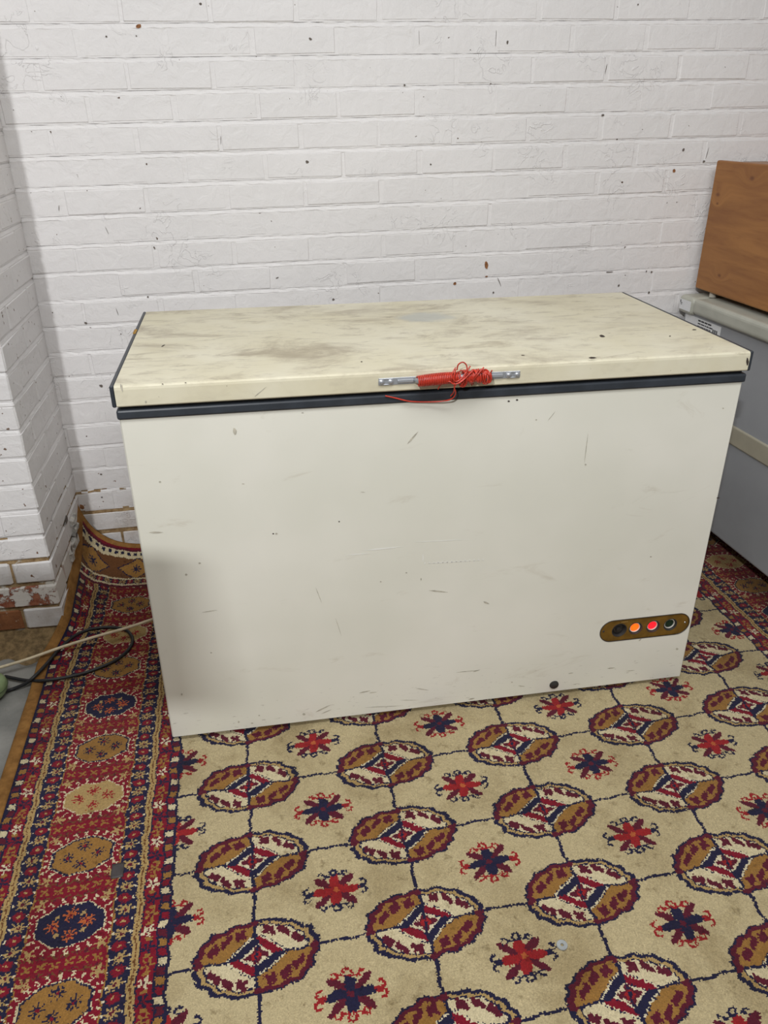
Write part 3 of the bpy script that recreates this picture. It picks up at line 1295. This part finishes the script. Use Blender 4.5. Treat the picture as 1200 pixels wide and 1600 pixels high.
# a torn scrap of yellowed edging on the left cap
M_SCRAP = simple('yellowed_scrap', srgb(176, 132, 50), .7, vary=.2, nscale=120)
c0 = on_z(217.5, 517, .887)
bm = bmesh.new()
add_box(bm, -.0078, -.001, c0[1] - .022, c0[1] + .016, .8855, .8878, .0006, 1)
link_bm('edging_scrap', bm, M_SCRAP, lid)

# chips and scuffs
M_CHIP = simple('dark_chip', srgb(62, 52, 46), .8)
M_SCUFF = simple('grey_scuff', srgb(190, 184, 168), .7, vary=.12, nscale=90)


def streaks(name, marks, mat, parent, plane, nrm):
    """thin tapered scratches; px length, width, screen angle"""
    V, Fc = [], []
    for (px, py, L, w, an) in marks:
        for_s = []
        for s, ww in ((-.5, .15), (-.2, 1.0), (.2, .8), (.5, .1)):
            cx, cy = px + L * s * math.cos(an), py - L * s * math.sin(an)
            nx, ny = math.sin(an) * w * ww * .36, math.cos(an) * w * ww * .36
            for_s.append((plane(cx + nx, cy + ny), plane(cx - nx, cy - ny)))
        b = len(V)
        for A, B in for_s:
            V.append(A)
            V.append(B)
        for k in range(3):
            Fc.append((b + 2 * k, b + 2 * k + 1, b + 2 * k + 3, b + 2 * k + 2))
    return link_mesh(name, V, Fc, mat, parent, False, 'stuff')


ff = lambda x, y: on_y(x, y, -0.0005)
streaks('scuff_marks', [(244, 832, 22, 4, 0), (328, 955, 24, 1.6, .15), (367, 674, 6, 16, .2), (645, 684, 26, 4, .85), (432, 834, 4, 4, 0), (312, 880, 4, 4, 0),
                        (291, 898, 4, 5, 0), (250, 753, 4, 4, 0), (498, 930, 26, 1.2, -1.2), (529, 980, 30, 1, -1.25), (505, 1107, 26, 3, .45), (510, 1112, 18, 2, .4),
                        (570, 1081, 18, 2.4, .2), (600, 1104, 60, 1.2, .05), (583, 1082, 12, 2, .1), (660, 1077, 20, 2, -.15), (640, 1094, 30, 1, 0), (760, 942, 10, 4, -.4),
                        (685, 924, 30, 3, -.1), (916, 700, 46, 1.6, 1.45), (915, 726, 3, 4, 0), (730, 1049, 36, 1.4, .1), (745, 1048, 12, 2, .3), (800, 1066, 3, 3, 0),
                        (892, 1052, 8, 2, .2), (955, 1044, 12, 2.4, .1), (985, 1048, 14, 1.4, .1), (1000, 1000, 5, 3, .6), (815, 1072, 10, 2, -.1), (737, 1092, 10, 3, .2),
                        (1058, 1014, 4, 5, 0), (405, 1118, 3, 3, 0), (394, 1130, 4, 3, 0), (284, 1085, 3, 5, 0), (330, 1020, 3, 3, 0), (475, 1116, 5, 5, 0), (373, 1128, 3, 5, 0),
                        (862, 650, 20, 1.4, .9), (1130, 638, 3, 3, 0), (838, 656, 3, 3, 0), (473, 645, 4, 2, 0), (567, 769, 8, 1.2, -.1), (380, 756, 5, 2, 0),
                        (595, 909, 3, 3, 0), (635, 895, 3, 3, 0), (658, 905, 2, 6, 0), (1017, 870, 3, 3, 0)], M_SCUFF, body, ff, None)
streaks('screw_holes', [(795, 627, 4, 4, 0), (808, 625, 4, 4, 0), (530, 815, 2.5, 3, 0), (1122, 778, 5, 3, 0), (427, 834, 3, 3, 0)], M_CHIP, body, ff, None)
lf = lambda x, y: on_y(x, y, -.0086)
lt = lambda x, y: on_z(x, y, .8866)
streaks('edge_chips', [(926, 559, 13, 4, 0), (1168, 565, 4, 18, 0), (254, 600, 3, 2, 0), (290, 598, 3, 2, 0)], M_CHIP, lid, lf, None)
streaks('top_chips', [(941, 525, 9, 5, -.2), (1085, 515, 7, 2, 0), (1047, 525, 3, 2, 0), (255, 540, 7, 2, .5), (565, 565, 3, 2, 0), (817, 555, 6, 1.5, 0)], M_CHIP, lid, lt, None)
streaks('front_scratches', [(407, 612, 24, 2, .7), (228, 628, 3, 6, 0), (190, 606, 14, 4, -1.3)], M_SCUFF, lid, lf, None)

# white scored line left by a removed badge
M_PALE = simple('pale_paint', srgb(236, 235, 228), .5, vary=.02)
mk = [(664 + 7 * k, 880 - .45 * k, 1.6, 5, 0) for k in range(14)] + [(710, 878, 96, 1.4, .06), (661, 872, 1.6, 18, 0), (600, 857, 60, 3, .1), (560, 866, 40, 2, .08), (690, 845, 90, 1.6, .05)]
streaks('glue_marks', mk, M_PALE, body, ff, None)

# drain plug
lathe('drain_plug', [(.0, -.005), (.006, -.0048), (.0085, -.003), (.0115, -.0025), (.0122, 0.0), (.0122, .004)], simple('dark_grey_plastic', srgb(48, 48, 46), .5), frz, 'y', (.953, 0, .0375), 24)

# control plate
M_PLATE = simple('olive_brown_plate', srgb(116, 84, 26), .38, vary=.12, nscale=40)
M_COLLAR = simple('dark_grey_collar', srgb(58, 54, 52), .45)
M_CHROME = NT('dull_chrome').fin(srgb(176, 178, 180), .28, None, 1.0)
plate = thing('control_panel', '', '')
for kk in ('label', 'category'):
    del plate[kk]
bpy.data.objects.remove(plate)
M_RING = simple('pale_bezel', srgb(206, 200, 190), .35, vary=.03)
PX = [1.110, 1.1535, 1.2005, 1.2470]
bm = bmesh.new()
sheet_with_holes(bm, stadium(PCX, PCZ, PHW - .001, PHH - .001, 20), [circle(x, PCZ - .0005, .0200 if k == 0 else .0182) for k, x in enumerate(PX)], 0.0012, 0.0)
plate = link_bm('control_panel', bm, M_PLATE, frz)
plate['label'] = 'olive brown plate with dial, orange lamp, red lamp and green switch'
# dark rim line of the plate
pts = [(p[0], -.0002, p[1]) for p in stadium(PCX, PCZ, PHW - .001, PHH - .001, 20)]
tube('plate_rim', pts + [pts[0]], .0011, M_COLLAR, plate, 6)
for k, x in enumerate(PX):
    R = .0200 if k == 0 else .0182
    lathe('collar', [(R, .0006), (R * 1.0, -.0002), (R * .93, -.0004), (R * .90, .0010), (R * .82, .012), (0, .012)], M_COLLAR, plate, 'y', (x, .0012, PCZ - .0005), 28, False)


def lens(name, x, col, emit, estr):
    t = NT(name)
    p = t.pos()
    f = t.ramp(t.noise(p, 160, 2), .3, .7, .75, 1.1)
    if emit:
        t.b.inputs['Emission Color'].default_value = emit
        t.b.inputs['Emission Strength'].default_value = estr
    m = t.fin(t.mix(f, tuple(c * .6 for c in col[:3]) + (1,), col), .25)
    cx, cz = x, PCZ - .0005
    o = lathe('indicator_lamp' if emit else 'switch', [(.0, .0042), (.006, .0045), (.0112, .0058), (.0120, .010)], m, plate, 'y', (cx, .0012, cz), 24)
    lathe('bezel_ring', [(.0120, .008), (.0120, .0042), (.0131, .0034), (.0143, .0042), (.0146, .0115)], M_RING, o, 'y', (cx, .0012, cz), 28, False)
    return o


lens('orange_lens', PX[1], srgb(235, 96, 20), srgb(255, 92, 16), 1.3)['label'] = 'lit orange lamp'
lens('red_lens', PX[2], srgb(214, 24, 34), srgb(255, 24, 40), 1.2)['label'] = 'lit red lamp'
lens('green_button', PX[3], srgb(8, 44, 30), None, 0)['label'] = 'dark green button'
knob = lathe('dial', [(.0, .0012), (.005, .0014), (.0070, .0022), (.0072, .006), (.0125, .0066), (.0140, .008), (.0144, .0115)], simple('black_dial', srgb(40, 38, 38), .4), plate, 'y', (PX[0], .0012, PCZ - .0005), 24)
for x in (1.0705, 1.2865):
    lathe('screw', [(.0, -.0012), (.0022, -.001), (.003, 0), (.003, .002)], M_CHROME if x > 1.2 else M_CHIP, plate, 'y', (x - (.0025 if x < 1.2 else -.0005), .0012, PCZ + .001), 14)
bm = bmesh.new()
for k in range(7):
    add_box(bm, 1.112 + .0026 * k, 1.1138 + .0026 * k, .0006, .0013, PCZ + .0225, PCZ + .0243)
link_bm('dial_scale', bm, simple('worn_gilt', srgb(170, 140, 80), .5), plate)

# handle brackets on the lid front
M_STEEL = NT('galvanised_steel').fin(srgb(184, 187, 192), .38, None, .6)
for side, (xa, xb, screws) in enumerate(((.503, .578, (.509, .5275)), (.722, .7945, (.7705, .788)))):
    bm = bmesh.new()
    zc = .8660
    add_box(bm, xa, xb, -.0098, -.0078, zc - .0072, zc + .0072, .0006, 1)
    br = link_bm('handle_bracket', bm, M_STEEL, lid)
    inner = (.541, .578) if side == 0 else (.722, .758)
    bm = bmesh.new()
    add_box(bm, inner[0], inner[1], -.0135, -.0092, zc - .0035, zc + .0035, .0015, 2)
    add_box(bm, screws[0] - .004, screws[1] + .004, -.0112, -.0094, zc - .0068, zc - .0048, .0004, 1)
    add_box(bm, screws[0] - .004, screws[1] + .004, -.0112, -.0094, zc + .0048, zc + .0068, .0004, 1)
    link_bm('pressed_rib', bm, M_STEEL, br)
    for x in screws:
        lathe('screw', [(.0, -.004), (.0022, -.0038), (.0038, -.002), (.0062, -.0014), (.0066, 0), (.0066, .002)], M_STEEL, br, 'y', (x, -.0100, zc), 18)
# stub of the broken handle that the wire is wound on
V, Fc = tube_data([(.578, -.0105, .866), (.582, -.022, .8685), (.60, -.026, .8705), (.70, -.026, .8725), (.72, -.022, .869), (.724, -.0105, .866)], .0065, 10)
link_mesh('handle_bar', V, Fc, M_STEEL, lid, True)

# ------------------------------------------------------------------ red wire wound round the handle
M_WIRE = simple('red_plastic_wire', srgb(202, 60, 42), .28, vary=.10, nscale=60, spec=.6)
wire = thing('wire_binding', 'bright red plastic wire wound tightly round the freezer lid handle', 'wire', (0.65, -.026, .872))


def W(pts):
    return np.array(pts, float) - np.array([.65, -.026, .872])


turns, n = 23, 23 * 16
t_ = np.linspace(0, 1, n)
xc = .578 + .082 * t_
yc = np.full(n, -.026)
zc_ = .8685 + .0035 * np.sin(t_ * 1.6)
rad = .0098 + .0012 * np.sin(t_ * math.pi)
th = t_ * turns * 2 * math.pi
tubes('coil', [W(np.stack([xc, yc + rad * np.cos(th), zc_ + rad * np.sin(th)], 1))], .0015, M_WIRE, wire, 7)
paths = []
rs_ = random.Random(3)
# wound mess between the coil and the right bracket
for q in range(13):
    k0 = rs_.uniform(.655, .690)
    k1 = k0 + rs_.uniform(.012, .045)
    tt = np.linspace(0, 1, 60)
    tu = rs_.choice([1.5, 2.0, 2.5])
    r0 = rs_.uniform(.0095, .0135)
    phs = rs_.uniform(0, 6.28)
    th = tt * tu * 2 * math.pi + phs
    xx = k0 + (k1 - k0) * tt + .004 * np.sin(th * .5 + q)
    paths.append(W(np.stack([xx, -.026 + r0 * np.cos(th), .872 + r0 * np.sin(th)], 1)))
tubes('winding', paths, .0015, M_WIRE, wire, 6)
# the knot by the right bracket and the one hanging under the coil
for (cx, cz, cnt, ra_, rb_) in ((.719, .869, 7, .008, .0135), (.668, .861, 4, .006, .010)):
    paths = []
    for q in range(cnt):
        r0 = rs_.uniform(ra_, rb_)
        tilt_a, tilt_b = rs_.uniform(0, 3.14), rs_.uniform(-.6, .6)
        th = np.linspace(0, 2 * math.pi * 1.15, 44) + rs_.uniform(0, 6)
        a_, b_ = r0 * np.cos(th), r0 * np.sin(th)
        xx = cx + a_ * math.cos(tilt_a) * .75 + rs_.uniform(-.003, .003)
        zz = cz + b_ + rs_.uniform(-.002, .002)
        yy = -.030 + a_ * math.sin(tilt_a) * .8 + b_ * tilt_b * .4
        paths.append(W(np.stack([xx, yy, zz], 1)))
    tubes('knot', paths, .0015, M_WIRE, wire, 6)
lw = lambda x, y, d: on_y(x, y, d)
loops = [
    [(714, 578, -.036), (716, 570, -.038), (723, 566, -.04), (729, 571, -.04), (729, 582, -.042), (724, 592, -.042), (715, 598, -.04), (710, 606, -.036), (712, 614, -.03), (706, 623, -.022),
     (690, 627, -.014), (665, 628, -.0085), (640, 627, -.0075), (618, 622, -.0072), (602, 618.5, -.0070)],
    [(740, 578, -.038), (728, 590, -.042), (718, 598, -.042), (709, 600, -.04), (702, 596, -.038), (694, 598, -.03), (688, 602, -.022), (684.5, 608, -.014)],
    [(712, 577, -.037), (709, 590, -.040), (710, 600, -.038), (709, 612, -.022), (704, 619, -.014)],
    [(756, 574, -.038), (746, 586, -.042), (740, 594, -.036), (737, 602, -.014)],
    [(748, 576, -.039), (742, 588, -.042), (738, 596, -.03), (740, 600, -.014)],
    [(735, 572, -.040), (722, 590, -.043), (712, 596, -.042), (706, 586, -.041), (712, 574, -.038)],
]
tubes('loose_tail', [catmull([lw(*p) - np.array([.65, -.026, .872]) for p in L], 7) for L in loops], .0014, M_WIRE, wire, 6)

# ------------------------------------------------------------------ second freezer, grey lid, along the right
R2 = math.radians(2.7)
fz2 = thing('chest_freezer', 'white chest freezer with grey rounded lid, carrying the wooden cabinet', 'freezer', (1.663, .884, 0), R2)
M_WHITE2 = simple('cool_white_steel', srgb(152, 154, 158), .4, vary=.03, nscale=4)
M_GREY2 = simple('warm_grey_plastic', srgb(178, 178, 166), .42, vary=.05, nscale=8)
M_BELT = simple('beige_plastic_belt', srgb(168, 162, 144), .45, vary=.05, nscale=8)
D2, L2_ = .53, 1.08
box('body', 0, D2, -L2_, 0.0, .125, .772, M_WHITE2, fz2, .008, 3)
bm = bmesh.new()
add_box(bm, -.006, D2 + .006, -L2_ - .006, .004, .437, .494, .004, 2)
link_bm('belt', bm, M_BELT, fz2)
bm = bmesh.new()
add_box(bm, -.020, D2 + .004, -L2_ - .012, -.068, .768, .816, .013, 4)
lid2 = link_bm('lid', bm, M_GREY2, fz2)
bm = bmesh.new()
add_box(bm, -.020, D2 + .004, -.066, .014, .760, .816, .015, 4)
cap2 = link_bm('hinge_cap', bm, M_GREY2, fz2)
for (x, y) in ((.07, -.08), (D2 - .07, -.08), (.07, -L2_ + .08), (D2 - .07, -L2_ + .08)):
    cst = lathe('castor', [(.0, -.016), (.03, -.016), (.041, -.012), (.043, 0), (.041, .012), (.03, .016), (.0, .016)], M_GASK, fz2, 'y', (x, y, .0445), 20)
    box('castor_fork', x - .012, x + .012, y - .022, y + .022, .06, .127, M_STEEL, cst, .003, 1)
M_PAPER = simple('white_sticker', srgb(226, 227, 228), .5, vary=.02)
M_INK = simple('black_ink', srgb(46, 46, 50), .6)
stk = box('sticker', -.0208, -.0195, -.058, .002, .772, .803, M_PAPER, cap2)
bm = bmesh.new()
for (y0, y1, z0, z1) in ((-.004, .000, .793, .800), (-.012, -.002, .7905, .7925), (-.012, -.004, .7865, .788)):
    add_box(bm, -.0212, -.0207, y0, y1, z0, z1)
link_bm('sticker_print', bm, M_INK, stk)
stk = box('rating_sticker', -.0008, .0004, -.205, -.012, .712, .757, M_PAPER, fz2)
bm = bmesh.new()
rs_ = random.Random(5)
for row in range(4):
    y = -.085
    while y > -.150:
        w = rs_.uniform(.006, .018)
        add_box(bm, -.0013, -.0007, y - w, y, .748 - .0085 * row, .7515 - .0085 * row + (.001 if row == 0 else 0))
        y -= w + .003
for k in range(8):
    y = -.166 - .0034 * k
    add_box(bm, -.0013, -.0007, y - (.0012 if k % 3 else .0022), y, .728, .741)
link_bm('sticker_print', bm, M_INK, stk)

# ------------------------------------------------------------------ wooden cabinet standing on it
def wood():
    t = NT('orange_pine_veneer')
    p = t.pos(obj=True)
    # the grain bends round a few knots
    acc = None
    kmask = None
    for (ky, kz, r) in ((-.025, .30, .012), (-.105, .075, .010), (-.172, .355, .012), (-.42, .20, .012), (-.03, .275, .007)):
        dd = t.n('ShaderNodeVectorMath', operation='DISTANCE')
        mp = t.pos(scale=(0, 1, 1.7), obj=True)
        t.l(mp, dd.inputs[0])
        dd.inputs[1].default_value = (0, ky, kz * 1.7)
        e = t.ramp(dd.outputs['Value'], 0, r * 6, 1, 0)
        k = t.ramp(dd.outputs['Value'], r * .2, r * 1.3, 1, 0)
        acc = e if acc is None else t.math('ADD', acc, e)
        kmask = k if kmask is None else t.math('MAXIMUM', kmask, k)
    sep = t.n('ShaderNodeSeparateXYZ')
    t.l(p, sep.inputs[0])
    comb = t.n('ShaderNodeCombineXYZ')
    t.l(t.math('MULTIPLY', sep.outputs[0], 3.0), comb.inputs[0])
    t.l(t.math('MULTIPLY', sep.outputs[1], 1.1), comb.inputs[1])
    t.l(t.math('ADD', t.math('MULTIPLY', sep.outputs[2], 11.0), t.math('MULTIPLY', acc, .35)), comb.inputs[2])
    g1 = t.noise(comb.outputs[0], 2.6, 5, .6, .4)
    c = t.mix(t.ramp(g1, .32, .70), srgb(140, 90, 44), srgb(166, 113, 58))
    g2 = t.noise(comb.outputs[0], 9, 4, .6, .2)
    c = t.mix(t.ramp(g2, .55, .75, 0, .45), c, srgb(116, 66, 32))
    c = t.mix(t.math('MULTIPLY', kmask, .75), c, srgb(98, 52, 28))
    return t.fin(c, .38, t.bump(g2, .05, .001), spec=.4)


M_WOOD = wood()
cab = thing('wooden_cabinet', 'orange pine cabinet with rounded edges standing on the grey freezer lid', 'cabinet', (1.663, .884, .816), R2)
cy0, cy1, cx0, cx1 = -.80, .012, .030, .44
cz0, cz1 = .016, .394
box('side_panel', cx0, cx0 + .019, cy0, cy1, cz0, cz1, M_WOOD, cab, .006, 4)
box('side_panel', cx1 - .019, cx1, cy0, cy1, cz0, cz1, M_WOOD, cab, .006, 4)
box('top_panel', cx0 + .019, cx1 - .019, cy0 + .004, cy1 - .004, cz1 - .026, cz1 - .006, M_WOOD, cab, .002, 1)
box('bottom_panel', cx0 + .019, cx1 - .019, cy0 + .004, cy1 - .004, cz0 + .004, cz0 + .022, M_WOOD, cab, .002, 1)
box('end_panel', cx0 + .019, cx1 - .019, cy1 - .024, cy1 - .006, cz0 + .022, cz1 - .026, M_WOOD, cab, .001, 1)
box('end_panel', cx0 + .019, cx1 - .019, cy0 + .006, cy0 + .024, cz0 + .022, cz1 - .026, M_WOOD, cab, .001, 1)
M_PAD = simple('pale_felt_pad', srgb(196, 192, 180), .8)
for (x, y) in ((cx0 + .020, cy1 - .075), (cx1 - .03, cy1 - .075), (cx0 + .020, cy0 + .06), (cx1 - .03, cy0 + .06)):
    lathe('foot_pad', [(.011, 0.0), (.011, .012), (.008, .0165)], M_PAD, cab, 'z', (x, y, 0.0), 14)

# ------------------------------------------------------------------ cords on the rug
M_CREAM = simple('cream_flex', srgb(216, 200, 168), .5, vary=.06, nscale=50)
M_BLACK = simple('black_flex', srgb(34, 34, 36), .5, vary=.1, nscale=50)
base = on_z(0, 1043, .02)
cord = thing('power_cord', 'cream power cord stretched from behind the freezer over the rug', 'cord', (base[0], base[1], 0))
O3 = np.array([base[0], base[1], 0])
cp = [on_z(-14, 1046.5, .020), on_z(0, 1043, .022), on_z(43, 1030, .028), on_z(97, 1011, .036), on_z(152, 994, .046), on_z(195, 982, .056), on_z(236, 968.5, .064)]
cp += [on_y(250, 963, .585), on_y(285, 950, .67), np.array([.20, .72, .05]), np.array([.36, .73, .02])]
tube('flex', catmull([p - O3 for p in cp], 8), .0042, M_CREAM, cord, 10)
pend = cp[0] - O3
bm = bmesh.new()
add_box(bm, pend[0] - .050, pend[0] + .012, pend[1] - .017, pend[1] + .013, FLOOR_Z + .0005, .033, .006, 3)
link_bm('plug', bm, simple('white_plug', srgb(222, 218, 208), .45, vary=.03), cord)

ext = thing('extension_lead', 'pale green socket with looped black flex at the rug edge', 'extension lead', (-.475, .262, FLOOR_Z))
OE = np.array([-.475, .262, FLOOR_Z])
loop_px = [(8, 1057), (39, 1063), (65, 1063.5), (97, 1059.5), (130, 1052), (156, 1043), (180, 1032), (199, 1017), (207, 1003), (204, 991), (193, 983), (169, 980), (143, 983), (121, 991),
           (106, 1002), (91, 1016), (74, 1036), (54, 1057), (39, 1068.5), (19, 1077), (8, 1080)]
hz = [.012, .012, .010, .009, .009, .009, .009, .009, .010, .011, .011, .010, .010, .012, .016, .019, .020, .018, .014, .012, .012]


def on_rug(px, py, lift):
    z = 0.0
    for _ in range(40):
        q = on_z(px, py, z)
        jj = -(q[1] + .169) / .2021
        ii = (q[0] - .176 - .0032 * jj) / .3111
        ii = (q[0] - .052 * float(sstep(.34, .54, q[1])) * math.exp(-max((ii - iL) * IU + .03, 0) / .10) - .176 - .0032 * jj) / .3111
        hgt = float(rug_map(ii, jj)[2]) if ii > iL - .1 else FLOOR_Z
        z = .5 * z + .5 * (hgt + lift)
    return on_z(px, py, z)


P = [on_rug(px, py, (.0115 if k in (1, 2, 3) else .0058) if 0 < k < 20 else .012) for k, (px, py) in enumerate(loop_px)]
for k in (16, 17, 18):
    P[k] = on_rug(*loop_px[k], .015)
tube('flex', catmull([p - OE for p in P], 7), .0046, M_BLACK, ext, 10)
# rounded two-part housing: a squat ellipsoid with a seam and cable sleeves
M_GREEN = simple('pale_green_plastic', srgb(132, 150, 108), .42, vary=.08, nscale=18)
V, Fc = [], []
NU, NV = 28, 14
cen = np.array([0.012, 0.0, .034])
for a in range(NV + 1):
    ph = -math.pi / 2 + math.pi * a / NV
    for b in range(NU):
        th = 2 * math.pi * b / NU
        e = lambda v, p_: math.copysign(abs(v) ** p_, v)
        V.append((cen[0] - .03 + .058 * e(math.cos(ph), .8) * e(math.cos(th), .85), cen[1] + .046 * e(math.cos(ph), .8) * e(math.sin(th), .85), cen[2] + .0335 * e(math.sin(ph), .8)))
for a in range(NV):
    for b in range(NU):
        b2 = (b + 1) % NU
        Fc.append((a * NU + b, a * NU + b2, (a + 1) * NU + b2, (a + 1) * NU + b))
hs = link_mesh('socket_housing', V, Fc, M_GREEN, ext, True)
sm = [(cen[0] - .03 + .0588 * math.copysign(abs(math.cos(t)) ** .85, math.cos(t)), cen[1] + .0468 * math.copysign(abs(math.sin(t)) ** .85, math.sin(t)), cen[2]) for t in np.linspace(0, 2 * math.pi, 50)]
tube('seam', sm, .0009, simple('dark_green_seam', srgb(70, 84, 58), .6), hs, 6)

# ------------------------------------------------------------------ small things lying on the rug
wc = on_z(878, 1478, .001)
ws = lathe('washer', [(.0030, .0024), (.0030, .0), (.0098, .0), (.0100, .0012), (.0096, .0024), (.0030, .0024)], simple('dull_zinc', srgb(168, 172, 172), .45, metal=.3), None, 'z', (0, 0, 0), 28, False, False)
ws.location = (wc[0], wc[1], 0.0022)
tag(ws, 'small grey metal washer lying on the beige field of the rug', 'washer')
tc = on_z(184, 1361, .001)
bm = bmesh.new()
V = []
G = 7
for a in range(G):
    for b in range(G):
        x, y = (a / (G - 1) - .5) * .024, (b / (G - 1) - .5) * .034
        V.append((x + rng.uniform(-.0006, .0006), y + rng.uniform(-.0006, .0006), .0022 + rng.uniform(0, .0006)))
Fc = [(a * G + b, (a + 1) * G + b, (a + 1) * G + b + 1, a * G + b + 1) for a in range(G - 1) for b in range(G - 1)]
tp = link_mesh('tape_square', V, Fc, simple('charcoal_tape', srgb(62, 56, 56), .6, vary=.1, nscale=60), None, True)
md = tp.modifiers.new('thick', 'SOLIDIFY')
md.thickness = .0012
tp.location = (tc[0], tc[1], 0.0008)
tp.rotation_euler = (0, 0, .05)
tag(tp, 'small square of charcoal tape stuck on the red rug border', 'tape')

# ------------------------------------------------------------------ unseen frame, added to cast a shadow (its top shelf shades the freezer front)
caster = thing('shadow_caster', 'unseen dark wood frame added to shade the freezer front', 'shadow caster', (-.315, -1.60, FLOOR_Z), math.radians(-11.9))
M_DW = simple('dark_wood', srgb(92, 66, 44), .5, vary=.15, nscale=14)
box('slab', -.95, 0, -.165, 0, 1.672, 1.702, M_DW, caster, .004, 2)
box('slab', -.95, -.17, -.165, 0, .30, .325, M_DW, caster, .004, 2)
for (x, y) in ((-.93, -.145), (-.19, -.145), (-.93, -.02), (-.19, -.02)):
    box('post', x - .013, x + .013, y - .013, y + .013, 0, 1.673, M_DW, caster, .003, 1)
